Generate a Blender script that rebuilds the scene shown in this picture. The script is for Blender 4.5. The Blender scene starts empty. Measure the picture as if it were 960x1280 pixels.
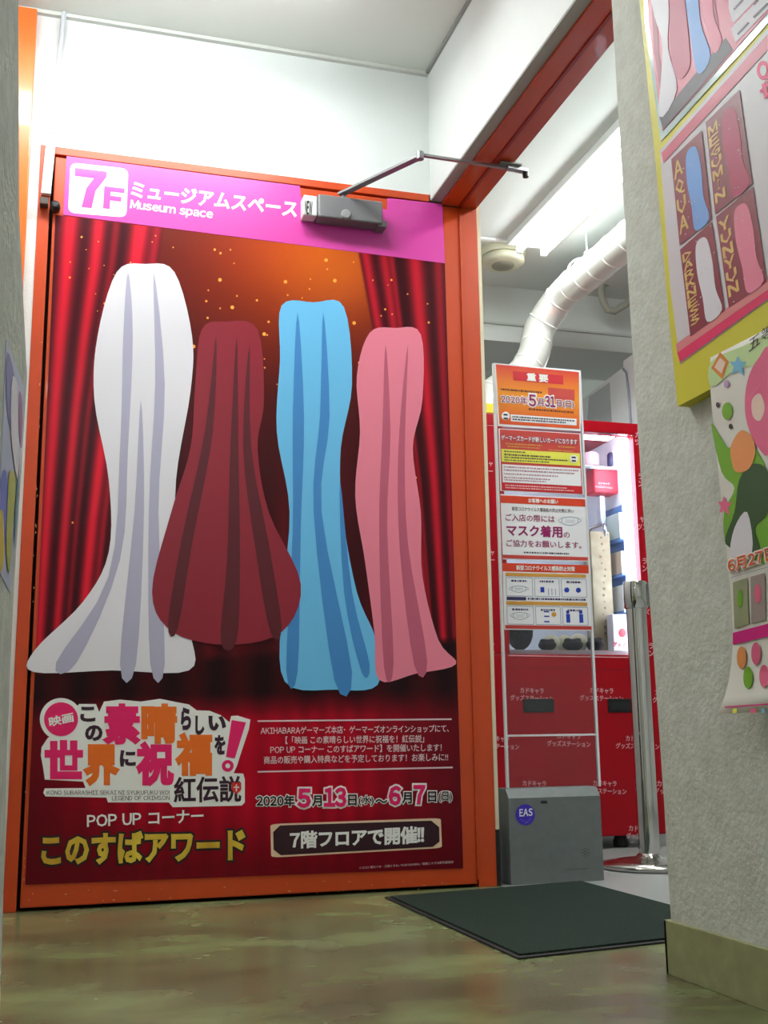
import bpy, bmesh, math, random
import numpy as np
from mathutils import Vector, Matrix
from mathutils.geometry import tessellate_polygon
random.seed(7)
SC = bpy.context.scene
COL = SC.collection
# ------------------------------------------------------------------ camera
YAW, PIT, ROL, F = .2914, .1939, -.0131, 1410.0
CAM = np.array([.189, -3.1224, .43])
FW = np.array([math.sin(YAW)*math.cos(PIT), math.cos(YAW)*math.cos(PIT), math.sin(PIT)])
_r = np.array([math.cos(YAW), -math.sin(YAW), 0.]); _u = np.cross(_r, FW)
RT = math.cos(ROL)*_r + math.sin(ROL)*_u
UP = -math.sin(ROL)*_r + math.cos(ROL)*_u
cd = bpy.data.cameras.new('camera'); cam = bpy.data.objects.new('camera', cd); COL.objects.link(cam)
cd.sensor_fit = 'HORIZONTAL'; cd.sensor_width = 36; cd.lens = F/960*36
cd.clip_start = .02; cd.clip_end = 60
M = Matrix.Identity(4)
for i in range(3):
    M[i][0], M[i][1], M[i][2], M[i][3] = RT[i], UP[i], -FW[i], CAM[i]
cam.matrix_world = M
SC.camera = cam
# ------------------------------------------------------------------ world, exposure
W = bpy.data.worlds.new('World'); SC.world = W; W.use_nodes = True
W.node_tree.nodes['Background'].inputs[0].default_value = (.9, 1, .95, 1)
W.node_tree.nodes['Background'].inputs[1].default_value = .12
SC.view_settings.view_transform = 'Standard'; SC.view_settings.look = 'None'
SC.view_settings.gamma = 1; SC.view_settings.exposure = 0.40
SC.view_settings.use_curve_mapping = False
SC.cycles.use_denoising = True
SC.cycles.max_bounces = 8
SC.cycles.sample_clamp_indirect = 6
# ------------------------------------------------------------------ lights (the lamps' fittings are built further down)
def area(name, loc, size, sizey, power, color, rot=(0, 0, 0), spread=180):
    l = bpy.data.lights.new(name, 'AREA'); l.shape = 'RECTANGLE'; l.size = size; l.size_y = sizey
    l.energy = power; l.color = color; l.spread = math.radians(spread)
    o = bpy.data.objects.new(name, l); o.location = loc; o.rotation_euler = rot; COL.objects.link(o); return o
area('corridor_lamp_light', (.33, -.50, 2.425), 1.15,   .10, 8.8, (.92, 1, .97))
area('corridor_back_lamp_light', (.45, -3.6, 2.425), 1.15, .10, 4.6, (.92, 1, .97))
area('shop_lamp_light', (2.21, .66, 2.49), .18, 1.20, 7, (.94, 1, .98))
area('shop_entrance_lamp_light', (2.21, -.75, 2.49), .18, 1.20, 10.5, (.94, 1, .98))
area('shop_back_lamp_light', (4.1, 3.0, 2.5), .14, 1.2, 8, (.97, 1, .98))

# ------------------------------------------------------------------ helpers
def s2l(c):
    c = np.array(c, float)/255.
    return tuple(np.where(c <= .04045, c/12.92, ((c+.055)/1.055)**2.4))
def ray(x, y): return FW + RT*(x-480)/F - UP*(y-640)/F
def at(x, y, ax, v):
    """point of the plane (axis ax = v) seen at photo pixel x, y"""
    d = ray(x, y); return CAM + d*(v-CAM[ax])/d[ax]
def mat(name, rgb, rough=.6, metal=0., emit=None, es=1., spec=.5, trans=0., alpha=1., coat=0., noise=None, bump=None, ior=1.45):
    """rgb in sRGB 0-255; noise=(scale, rgb2, amount); bump=(scale, strength, distance)"""
    m = bpy.data.materials.new(name); m.use_nodes = True; n = m.node_tree.nodes; L = m.node_tree.links
    b = n['Principled BSDF']; b.inputs['Base Color'].default_value = (*s2l(rgb), 1)
    b.inputs['Roughness'].default_value = rough; b.inputs['Metallic'].default_value = metal
    b.inputs['Specular IOR Level'].default_value = spec; b.inputs['Transmission Weight'].default_value = trans
    b.inputs['Alpha'].default_value = alpha; b.inputs['Coat Weight'].default_value = coat; b.inputs['IOR'].default_value = ior
    if emit: b.inputs['Emission Color'].default_value = (*s2l(emit), 1); b.inputs['Emission Strength'].default_value = es
    if noise or bump:
        tc = n.new('ShaderNodeTexCoord')
    if noise:
        sc, c2, am = noise
        t = n.new('ShaderNodeTexNoise'); t.inputs['Scale'].default_value = sc; t.inputs['Detail'].default_value = 5; L.new(tc.outputs['Object'], t.inputs['Vector'])
        r = n.new('ShaderNodeValToRGB'); r.color_ramp.elements[0].position = .5-am; r.color_ramp.elements[1].position = .5+am
        r.color_ramp.elements[0].color = (*s2l(c2), 1); r.color_ramp.elements[1].color = (*s2l(rgb), 1)
        L.new(t.outputs['Fac'], r.inputs['Fac']); L.new(r.outputs['Color'], b.inputs['Base Color'])
    if bump:
        sc, st, di = bump
        t = n.new('ShaderNodeTexNoise'); t.inputs['Scale'].default_value = sc; t.inputs['Detail'].default_value = 4; L.new(tc.outputs['Object'], t.inputs['Vector'])
        bp = n.new('ShaderNodeBump'); bp.inputs['Strength'].default_value = st; bp.inputs['Distance'].default_value = di
        L.new(t.outputs['Fac'], bp.inputs['Height']); L.new(bp.outputs['Normal'], b.inputs['Normal'])
    return m

class MB:
    def __init__(s): s.v = []; s.f = []; s.sm = []
    def add(s, v, f, smooth=False):
        o = len(s.v); s.v += [tuple(map(float, p)) for p in v]; s.f += [tuple(i+o for i in q) for q in f]; s.sm += [smooth]*len(f); return s
    def box(s, x0, x1, y0, y1, z0, z1, bev=0., seg=2):
        bm = bmesh.new(); bmesh.ops.create_cube(bm, size=1)
        for v in bm.verts:
            v.co = Vector((x0+(v.co.x+.5)*(x1-x0), y0+(v.co.y+.5)*(y1-y0), z0+(v.co.z+.5)*(z1-z0)))
        if bev: bmesh.ops.bevel(bm, geom=bm.edges[:], offset=bev, segments=seg, affect='EDGES', profile=.5)
        bm.verts.index_update(); s.add([v.co[:] for v in bm.verts], [[v.index for v in f.verts] for f in bm.faces]); bm.free(); return s
    def prism(s, poly, d):
        """closed polygon of 3d points extruded by vector d"""
        n = len(poly); P = [np.array(p, float) for p in poly]; d = np.array(d, float)
        tri = tessellate_polygon([[Vector(p) for p in P]])
        nrm = np.zeros(3)
        for i in range(n): nrm += np.cross(P[i], P[(i+1) % n])
        if nrm @ d > 0: pass
        fs = [tuple(t) for t in tri]; top = [tuple(i+n for i in t) for t in tri]
        sd = [(i, (i+1) % n, (i+1) % n+n, i+n) for i in range(n)]
        bm = bmesh.new(); vs = [bm.verts.new(p) for p in P+[p+d for p in P]]
        for f in fs+top+sd:
            try: bm.faces.new([vs[i] for i in f])
            except ValueError: pass
        bmesh.ops.recalc_face_normals(bm, faces=bm.faces); bm.verts.index_update()
        s.add([v.co[:] for v in bm.verts], [[v.index for v in f.verts] for f in bm.faces]); bm.free(); return s
    def poly(s, P):
        tri = tessellate_polygon([[Vector(p) for p in P]]); return s.add(P, [tuple(t) for t in tri])
    def lathe(s, c, prof, n=32, axis=2, smooth=True):
        """prof: list of (radius, height) ; revolve about axis through c"""
        v = []; f = []; a, b = [(1, 2), (2, 0), (0, 1)][axis]
        for r, h in prof:
            for k in range(n):
                p = [0, 0, 0]; p[a] = c[a]+r*math.cos(2*math.pi*k/n); p[b] = c[b]+r*math.sin(2*math.pi*k/n); p[axis] = c[axis]+h; v.append(p)
        for i in range(len(prof)-1):
            for k in range(n): f.append((i*n+k, i*n+(k+1) % n, (i+1)*n+(k+1) % n, (i+1)*n+k))
        s.add(v, f, smooth)
        s.add([v[k] for k in range(n)], [tuple(reversed(range(n)))]); s.add([v[(len(prof)-1)*n+k] for k in range(n)], [tuple(range(n))]); return s
    def tube(s, path, r, n=12, smooth=True, cap=True):
        P = [np.array(p, float) for p in path]; R = r if hasattr(r, '__len__') else [r]*len(P)
        v = []; f = []; u = None
        for i, p in enumerate(P):
            t = P[min(i+1, len(P)-1)]-P[max(i-1, 0)]; t /= np.linalg.norm(t)
            if u is None: u = np.cross(t, [0, 0, 1.]); u = u if np.linalg.norm(u) > .05 else np.cross(t, [1., 0, 0])
            u = u - t*(u@t); u /= np.linalg.norm(u); w = np.cross(t, u)
            for k in range(n):
                a = 2*math.pi*k/n; v.append(p+R[i]*(math.cos(a)*u+math.sin(a)*w))
        for i in range(len(P)-1):
            for k in range(n): f.append((i*n+k, i*n+(k+1) % n, (i+1)*n+(k+1) % n, (i+1)*n+k))
        s.add(v, f, smooth)
        if cap: s.add(v[:n], [tuple(reversed(range(n)))]); s.add(v[-n:], [tuple(range(n))])
        return s
    def ball(s, c, r, n=16, m=10, jit=0):
        v = []; f = []
        for i in range(m+1):
            for k in range(n):
                a = math.pi*i/m; b = 2*math.pi*k/n
                v.append((c[0]+r[0]*math.sin(a)*math.cos(b), c[1]+r[1]*math.sin(a)*math.sin(b), c[2]+r[2]*math.cos(a)))
        for i in range(m):
            for k in range(n): f.append((i*n+k, i*n+(k+1) % n, (i+1)*n+(k+1) % n, (i+1)*n+k))
        return s.add(v, f, True)
    def rod(s, a, b, w, h):
        """rectangular bar from a to b: w horizontal, h vertical"""
        a = np.array(a, float); b = np.array(b, float); t = (b-a)/np.linalg.norm(b-a); sd = np.cross(t, [0, 0, 1.]); sd /= np.linalg.norm(sd); u = np.cross(sd, t)
        q = [a+sd*w/2*i+u*h/2*j for i, j in ((-1, -1), (1, -1), (1, 1), (-1, 1))]
        return s.prism(q, b-a)

def root_loc(p):
    while p.parent: p = p.parent
    return np.array(p.location)
def build(mb, name, m, parent=None, label=None, cat=None, group=None, kind=None, origin=None):
    V = np.array(mb.v, float)
    if parent is not None: off = root_loc(parent)
    elif kind == 'structure': off = np.zeros(3)
    else: off = np.array([(V[:, 0].min()+V[:, 0].max())/2, (V[:, 1].min()+V[:, 1].max())/2, V[:, 2].min()]) if origin is None else np.array(origin, float)
    me = bpy.data.meshes.new(name); me.from_pydata([tuple(p) for p in (V-off)], [], mb.f); me.update()
    me.polygons.foreach_set('use_smooth', mb.sm)
    o = bpy.data.objects.new(name, me); COL.objects.link(o)
    if m: me.materials.append(m)
    if parent is not None: o.parent = parent
    else: o.location = off
    tag(o, label, cat, group, kind); return o
def tag(o, label=None, cat=None, group=None, kind=None):
    if label: o['label'] = label
    if cat: o['category'] = cat
    if group: o['group'] = group
    if kind: o['kind'] = kind
    return o
def thing(name, loc, label, cat, group=None):
    o = bpy.data.objects.new(name, None); o.location = tuple(float(a) for a in loc); o.empty_display_size = .05; COL.objects.link(o)
    return tag(o, label, cat, group)
def struct(mb, name, m, parent=None): return build(mb, name, m, parent, kind=None if parent else 'structure')

# flat print on a plane: plane = (axis, value, direction towards the viewer)
STEP = .0005
class Plane:
    def __init__(s, ax, v, sg): s.ax, s.v, s.sg = ax, v, sg
    def p(s, x, y, layer=0): return at(x, y, s.ax, s.v+s.sg*STEP*layer)
def smooth_poly(pts, k=4):
    n = len(pts); out = []
    P = [np.array(p, float) for p in pts]
    for i in range(n):
        a, b, c, d = P[i-1], P[i], P[(i+1) % n], P[(i+2) % n]
        for j in range(k):
            t = j/k; out.append(.5*((2*b)+(-a+c)*t+(2*a-5*b+4*c-d)*t*t+(-a+3*b-3*c+d)*t**3))
    return out
def shape(pl, pts, layer, name, m, parent, label=None):
    mb = MB(); mb.poly([pl.p(x, y, layer) for x, y in pts]); return build(mb, name, m, parent, label)
def shapes(pl, many, layer, name, m, parent, label=None, kind=None):
    mb = MB()
    for pts in many: mb.poly([pl.p(x, y, layer) for x, y in pts])
    return build(mb, name, m, parent, label, kind=kind)
def circ(cx, cy, rx, ry=None, n=24, rot=0): ry = ry or rx; return [(cx+rx*math.cos(2*math.pi*k/n+rot), cy+ry*math.sin(2*math.pi*k/n+rot)) for k in range(n)]
def rrect(q, r=.15, k=4):
    """rounded quad: q = TL,TR,BR,BL, r = fraction"""
    Q = [np.array(p, float) for p in q]; out = []
    for i in range(4):
        a, b, c = Q[i-1], Q[i], Q[(i+1) % 4]; s = b+(a-b)*r; e = b+(c-b)*r
        for j in range(k+1):
            t = j/k; out.append((1-t)**2*s+2*t*(1-t)*b+t*t*e)
    return out
def line_quad(a, b, w):
    a = np.array(a, float); b = np.array(b, float); d = (b-a)/np.linalg.norm(b-a); n = np.array([-d[1], d[0]])*w/2
    return [a+n, b+n, b-n, a-n]
_tc = {}
def glyphs(body, bevel, res=3):
    key = (body, bevel, res)
    if key in _tc: return _tc[key]
    cu = bpy.data.curves.new('lettering', 'FONT'); cu.body = body; cu.size = 1; cu.resolution_u = res; cu.bevel_depth = bevel; cu.bevel_resolution = 0
    if any(c.isascii() and c.isalnum() for c in body) and len(body) > 1:   # gothic latin letters set one by one with tight spacing
        V_ = []; F_ = []; x = 0.; k1, k2 = glyphs('口', 0, res)[0], glyphs('口口', 0, res)[0]
        em = (k2[:, 0].max()-k2[:, 0].min())-(k1[:, 0].max()-k1[:, 0].min()); side = k1[:, 0].min()
        for c in body:
            if c in ' 　': x += .32; continue
            c2 = chr(ord(c)+0xFEE0) if '!' <= c <= '~' else c
            v0, f0 = glyphs(c2, 0, res); v, f = glyphs(c2, bevel, res); a, b = v0[:, 0].min(), v0[:, 0].max()
            asc = c.isascii()
            v = v.copy(); v[:, 0] += (x-a+.04) if asc else x; F_ += [tuple(i+sum(len(q) for q in V_) for i in p) for p in f]; V_.append(v); x += (b-a+.085) if asc else em*.97
        bpy.data.curves.remove(cu); _tc[key] = (np.concatenate(V_), F_); return _tc[key]
    if len(body) == 1 and '!' <= body <= '~': cu.body = chr(ord(body)+0xFEE0)
    o = bpy.data.objects.new('lettering_source', cu); COL.objects.link(o)
    dg = bpy.context.evaluated_depsgraph_get(); dg.update()
    me = bpy.data.meshes.new_from_object(o.evaluated_get(dg))
    v = np.empty(len(me.vertices)*3); me.vertices.foreach_get('co', v); v = v.reshape(-1, 3).copy()
    f = [tuple(p.vertices) for p in me.polygons]
    bpy.data.meshes.remove(me); bpy.data.objects.remove(o); bpy.data.curves.remove(cu)
    _tc[key] = (v, f); return v, f
def text_mb(mb, pl, body, bl, br, tl, layer, bold=.02, res=2):
    v0, _ = glyphs(body, 0, res); x0, x1, y0, y1 = v0[:, 0].min(), v0[:, 0].max(), v0[:, 1].min(), v0[:, 1].max()
    v, f = glyphs(body, bold, res) if bold else glyphs(body, 0, res)
    bl, br, tl = (np.array(a, float) for a in (bl, br, tl))
    z = v[:, 2]/(bold or 1)      # flattened stroke: fractions of one layer step
    P = [pl.p(*(bl+(br-bl)*(a-x0)/(x1-x0)+(tl-bl)*(b-y0)/(y1-y0)), layer+.3*c) for (a, b), c in zip(v[:, :2], z)]
    mb.add(P, f); return mb
def text(pl, body, bl, br, tl, layer, m, parent, name='lettering', bold=.02, res=2, label=None):
    return build(text_mb(MB(), pl, body, bl, br, tl, layer, bold, res), name, m, parent, label)
def boxtext(pl, body, x0, y0, x1, y1, layer, m, parent, **k):   # upright box in photo pixels
    return text(pl, body, (x0, y1), (x1, y1), (x0, y0), layer, m, parent, **k)
class Quad:
    """sheet given by its four corners in the photo; uv runs 0..1 from the top left"""
    def __init__(s, pl, tl, tr, br, bl): s.pl = pl; s.c = [np.array(p, float) for p in (tl, tr, br, bl)]
    def __call__(s, u, v): a, b, c, d = s.c; return (1-v)*((1-u)*a+u*b)+v*((1-u)*d+u*c)
    def rect(s, u0, v0, u1, v1): return [s(u0, v0), s(u1, v0), s(u1, v1), s(u0, v1)]
    def box(s, name, u0, v0, u1, v1, layer, m, parent, label=None): return shape(s.pl, s.rect(u0, v0, u1, v1), layer, name, m, parent, label)
    def text(s, body, u0, v0, u1, v1, layer, m, parent, **k): return text(s.pl, body, s(u0, v1), s(u1, v1), s(u0, v0), layer, m, parent, **k)
    def dashes(s, rows, layer, m, parent, name='small_print_lines', seed=1):
        """rows of print too small to read: (u0, u1, v, height)"""
        rnd = random.Random(seed); mb = MB()
        for u0, u1, v, h in rows:
            u = u0
            while u < u1:
                w = min(rnd.uniform(.008, .03), u1-u); mb.poly([s.pl.p(*p, layer) for p in s.rect(u, v, u+w, v+h)]); u += w+rnd.uniform(.004, .010)
        return build(mb, name, m, parent, kind='stuff')
def sheet(pl, quad, layer, thick, name, m, parent=None, **k):
    """a sheet with thickness whose face lies on the given layer"""
    P = [pl.p(*q, layer) for q in quad]; d = np.zeros(3); d[pl.ax] = -pl.sg*thick
    mb = MB(); mb.prism(P, d); return build(mb, name, m, parent, **k)

# ------------------------------------------------------------------ materials
white_wall = mat('white_plaster', (228, 231, 228), .75, bump=(160, .2, .004), noise=(3, (220, 223, 220), .2))
stucco = mat('stucco_plaster', (206, 209, 200), .85, bump=(90, .35, .008), noise=(26, (192, 195, 184), .18))
grey_stucco = mat('grey_stucco', (196, 198, 190), .9, bump=(90, .35, .008), noise=(30, (172, 174, 166), .2))
ceil_m = mat('ceiling_board', (224, 226, 220), .8)
shop_ceil_m = mat('shop_ceiling_paint', (205, 208, 202), .8)
orange = mat('orange_enamel', (196, 68, 20), .38, noise=(5, (186, 63, 18), .2), coat=.1)
gap_m = mat('gap_shade', (22, 12, 10), .9)
grey_beam = mat('soffit_grey', (168, 166, 158), .85)
skirting_m = mat('stone_skirting', (156, 158, 116), .55, noise=(28, (138, 140, 100), .22), bump=(60, .15, .003))
shop_floor_m = mat('grey_shop_floor', (150, 152, 150), .35)
alu = mat('brushed_aluminium', (150, 150, 152), .38, metal=.7)
closer_m = mat('closer_grey', (120, 118, 120), .45, metal=.35)
chrome = mat('chrome', (215, 212, 205), .07, metal=1.)
black = mat('black_plastic', (22, 22, 24), .45)
white_pl = mat('white_plastic', (232, 232, 228), .45)
paper = mat('white_paper', (242, 238, 240), .6)
pink = mat('pink_print', (208, 66, 156), .35)
print_white = mat('white_print', (240, 236, 232), .5)
ink_dark = mat('dark_plum_ink', (52, 18, 40), .5)
ink_pink = mat('pink_ink', (226, 14, 98), .5)
ink_orange = mat('orange_ink', (232, 106, 18), .5)
ink_black = mat('black_ink', (22, 14, 16), .5)
gold = mat('gold_ink', (236, 206, 70), .4, noise=(9, (180, 128, 26), .25))
red_booth = mat('red_booth_panel', (160, 4, 22), .3, spec=.3)
gate_grey = mat('gate_grey_paint', (112, 117, 115), .5, noise=(40, (106, 110, 108), .2))

def floor_material():
    m = mat('mottled_epoxy_floor', (170, 170, 128), .2, spec=.4); n = m.node_tree.nodes; L = m.node_tree.links; b = n['Principled BSDF']
    tc = n.new('ShaderNodeTexCoord'); mp = n.new('ShaderNodeMapping'); mp.inputs['Scale'].default_value = (1.0, 1.5, 1)
    L.new(tc.outputs['Object'], mp.inputs['Vector'])
    a = n.new('ShaderNodeTexNoise'); a.inputs['Scale'].default_value = 2.6; a.inputs['Detail'].default_value = 4; a.inputs['Distortion'].default_value = .3; L.new(mp.outputs[0], a.inputs['Vector'])
    r = n.new('ShaderNodeValToRGB'); e = r.color_ramp.elements
    e[0].position = .33; e[0].color = (*s2l((86, 84, 56)), 1); e[1].position = .66; e[1].color = (*s2l((124, 132, 90)), 1)
    k = e.new(.45); k.color = (*s2l((100, 98, 68)), 1); k = e.new(.55); k.color = (*s2l((110, 116, 78)), 1)
    L.new(a.outputs['Fac'], r.inputs['Fac'])
    c = n.new('ShaderNodeTexNoise'); c.inputs['Scale'].default_value = 5; c.inputs['Detail'].default_value = 3; L.new(tc.outputs['Object'], c.inputs['Vector'])
    rr = n.new('ShaderNodeMapRange'); rr.inputs[3].default_value = .16; rr.inputs[4].default_value = .34; L.new(c.outputs['Fac'], rr.inputs[0]); L.new(rr.outputs[0], b.inputs['Roughness'])
    L.new(r.outputs['Color'], b.inputs['Base Color']); return m
floor_m = floor_material()

# ------------------------------------------------------------------ measured places
XFL, XLL, XLR, XFR = .1122, .1536, 1.3882, 1.4464      # door recess frame and leaf, left to right
ZF, ZL, XR, ZC = 2.10, 2.0703, 1.2925, 2.5236
YP = -1.215; YW = -5.2; XLW = -.62; ZS = 2.60           # pillar corner, wall behind, far left wall, shop ceiling

# ------------------------------------------------------------------ the corridor shell
struct(MB().box(XLW-.1, 1.46, YW-.1, 0.35, -.08, 0), 'floor', floor_m)
struct(MB().box(1.46, 4.6, YW-.1, 4.6, -.08, -.0005), 'floor', shop_floor_m)
wb = MB(); wb.box(XLW-.1, XFL, .004, .3, 0, ZC); wb.box(XFL, XFR+.012, .004, .3, ZF, ZC+.1); wb.box(XFL, XFR+.012, .07, .3, 0, ZF); 
struct(wb, 'wall_back', white_wall)
# right wall: the lintel over the opening and the stuccoed pillar part nearer the viewer
struct(MB().box(XR, 1.3285, YP, .0035, 2.084, ZC+.1).box(1.3285, 1.46, YP, .0035, 2.105, ZC+.1), 'wall_right', white_wall)
pe = [at(x, y, 0, XR) for x, y in ((833.5, 1218), (833, 1149), (823, 900), (804, 640), (786, 400), (767, 40))]
ys = [p[1] for p in pe]; zs = [p[2] for p in pe]; zs[0] = 0; zs[-1] = 2.0
poly = [(XR, YP+.0, 0), (XR, YP+.0, .3)] + [(XR, min(YP+.02, p[1]), p[2]) for p in pe[2:5]] + [(XR, at(764, 0, 0, XR)[1], ZC+.1), (XR, YW, ZC+.1), (XR, YW, 0)]
pill = struct(MB().prism(poly, (.168, 0, 0)), 'wall_right', stucco)
struct(MB().box(XR-.010, XR-.0005, YW, YP+.010, 0, .093, .0015).box(XR-.010, XR+.17, YP+.0005, YP+.010, 0, .093, .0015), 'baseboard_right', skirting_m)
struct(MB().box(XR+.1685, XR+.20, YW, 0.0, 0, ZS), 'wall_shop_side', white_wall) if 0 else None
struct(MB().box(XLW-.12, XLW, YW, .004, 0, ZC), 'wall_far_left', white_wall)
struct(MB().box(XLW-.1, 1.46, YW-.12, YW, 0, ZC), 'wall_front', white_wall)
struct(MB().box(XLW-.12, XR-.0005, YW-.1, .0035, ZC, ZC+.08), 'ceiling', ceil_m)
struct(MB().box(XLW, XR-.001, -.012, .0034, ZC-.012, ZC-.0005), 'trim_1', mat('ceiling_edge_bead', (205, 206, 200), .6))
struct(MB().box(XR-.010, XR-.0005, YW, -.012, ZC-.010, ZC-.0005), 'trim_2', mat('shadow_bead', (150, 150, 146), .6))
# the near grey wall end on the left with its uneven plastered corner
d0 = np.array([.0785, 1.0, 0]); d0 /= np.linalg.norm(d0)
Cn = np.array([.163, -1.62, 0])
nrm = np.array([d0[1], -d0[0], 0])
def on_left(x, y, off=0.):
    d = ray(x, y); t = (nrm@(Cn+nrm*off-CAM))/(nrm@d); return CAM+d*t
edge = [on_left(x, y) for x, y in ((23, -260), (23, 0), (24, 263), (30, 395), (34, 470), (26, 600), (16, 760), (8, 960), (4, 1130), (4, 1228))]
edge[-1][2] = 0; edge[0][2] = ZC
back = [Cn-d0*1.5+np.array([0, 0, ZC]), Cn-d0*1.5]
struct(MB().prism(edge+[b for b in (Cn-d0*1.5, )]+[Cn-d0*1.5+np.array([0, 0, ZC])], -nrm*.09), 'wall_left', grey_stucco)
bq = [on_left(4.6, 1226), on_left(5, 1236)]
be = Cn*0+on_left(5, 1225); be[2] = 0
struct(MB().prism([be+nrm*.001, be-d0*1.2+nrm*.001, be-d0*1.2+nrm*.001+np.array([0, 0, .012]), be+nrm*.001+np.array([0, 0, .012])], nrm*.004), 'baseboard_left', mat('grey_skirting', (96, 94, 86), .6))

# ------------------------------------------------------------------ recess frame and the lintel frame of the opening
fr = MB(); fr.box(XFL, XLL-.009, 0, .06, 0, ZF, .0015); fr.box(XLL-.009, XR-.004, 0, .06, ZL+.006, ZF, .0015)
tr = struct(fr, 'trim_3', orange)
struct(MB().box(XLL-.0088, XLR+.002, .045, .069, 0, ZL+.0055), 'gap_shade_sheet', gap_m, tr)  # near-black sheet behind the leaf, the gap's shade put into its colour
jm = MB(); jm.box(XLR+.0035, XFR, -.002, .06, 0, ZL, .0015)
jm.box(1.3290, XFR, YP+.001, .0, ZL+.0005, ZL+.034, .001)
jb = struct(jm, 'trim_4', orange)
struct(MB().box(1.384, 1.3935, YP+.0, -.001, ZL-.0035, ZL+.0004), 'stop_groove', mat('deep_red_line', (150, 26, 12), .45), jb)  # raised strip in a deeper red draws the groove line
struct(MB().box(XR+.001, 1.3284, YP+.001, -.0005, 2.0790, 2.0838), 'lintel_soffit', grey_beam, jb)  # underside of the lintel, greyer than the wall face
struct(MB().box(XFR+.0006, XFR+.012, -.001, .069, .156, 2.0945), 'corner_strip', mat('cream_edge', (226, 210, 180), .7), jb)
struct(MB().box(XFR+.0006, XFR+.012, -.002, .069, 0, .155), 'black_skirting', black, jb)

# ------------------------------------------------------------------ door leaf standing open against the back wall
door = build(MB().box(XLL, XLR, 0, .042, .009, ZL-.002, .003), 'door_1', orange, kind='structure')
sc_ = MB(); rnd = random.Random(5)
FP = Plane(1, -.0002, -1)
for k in range(46):
    if k < 26: x, y = rnd.uniform(34, 560), 0; y = 1112+(x-34)*-.036+rnd.uniform(2, 18)
    else: y = rnd.uniform(420, 1100); x = 51-(y-450)*.034+rnd.uniform(-1.2, 1.5)
    w, h = rnd.uniform(.5, 3.2), rnd.uniform(.3, .9)
    if k >= 26: w, h = h, w*.8
    sc_.poly([FP.p(a, b) for a, b in ((x-w, y), (x, y-h), (x+w, y-h*.4), (x+w*.3, y+h))])
build(sc_, 'paint_chips', mat('chipped_paint', (206, 150, 118), .8), door)
build(MB().box(1.386, 1.3915, -.006, .0, .02, ZL-.01, .001), 'hinge_edge', orange, door)

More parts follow.
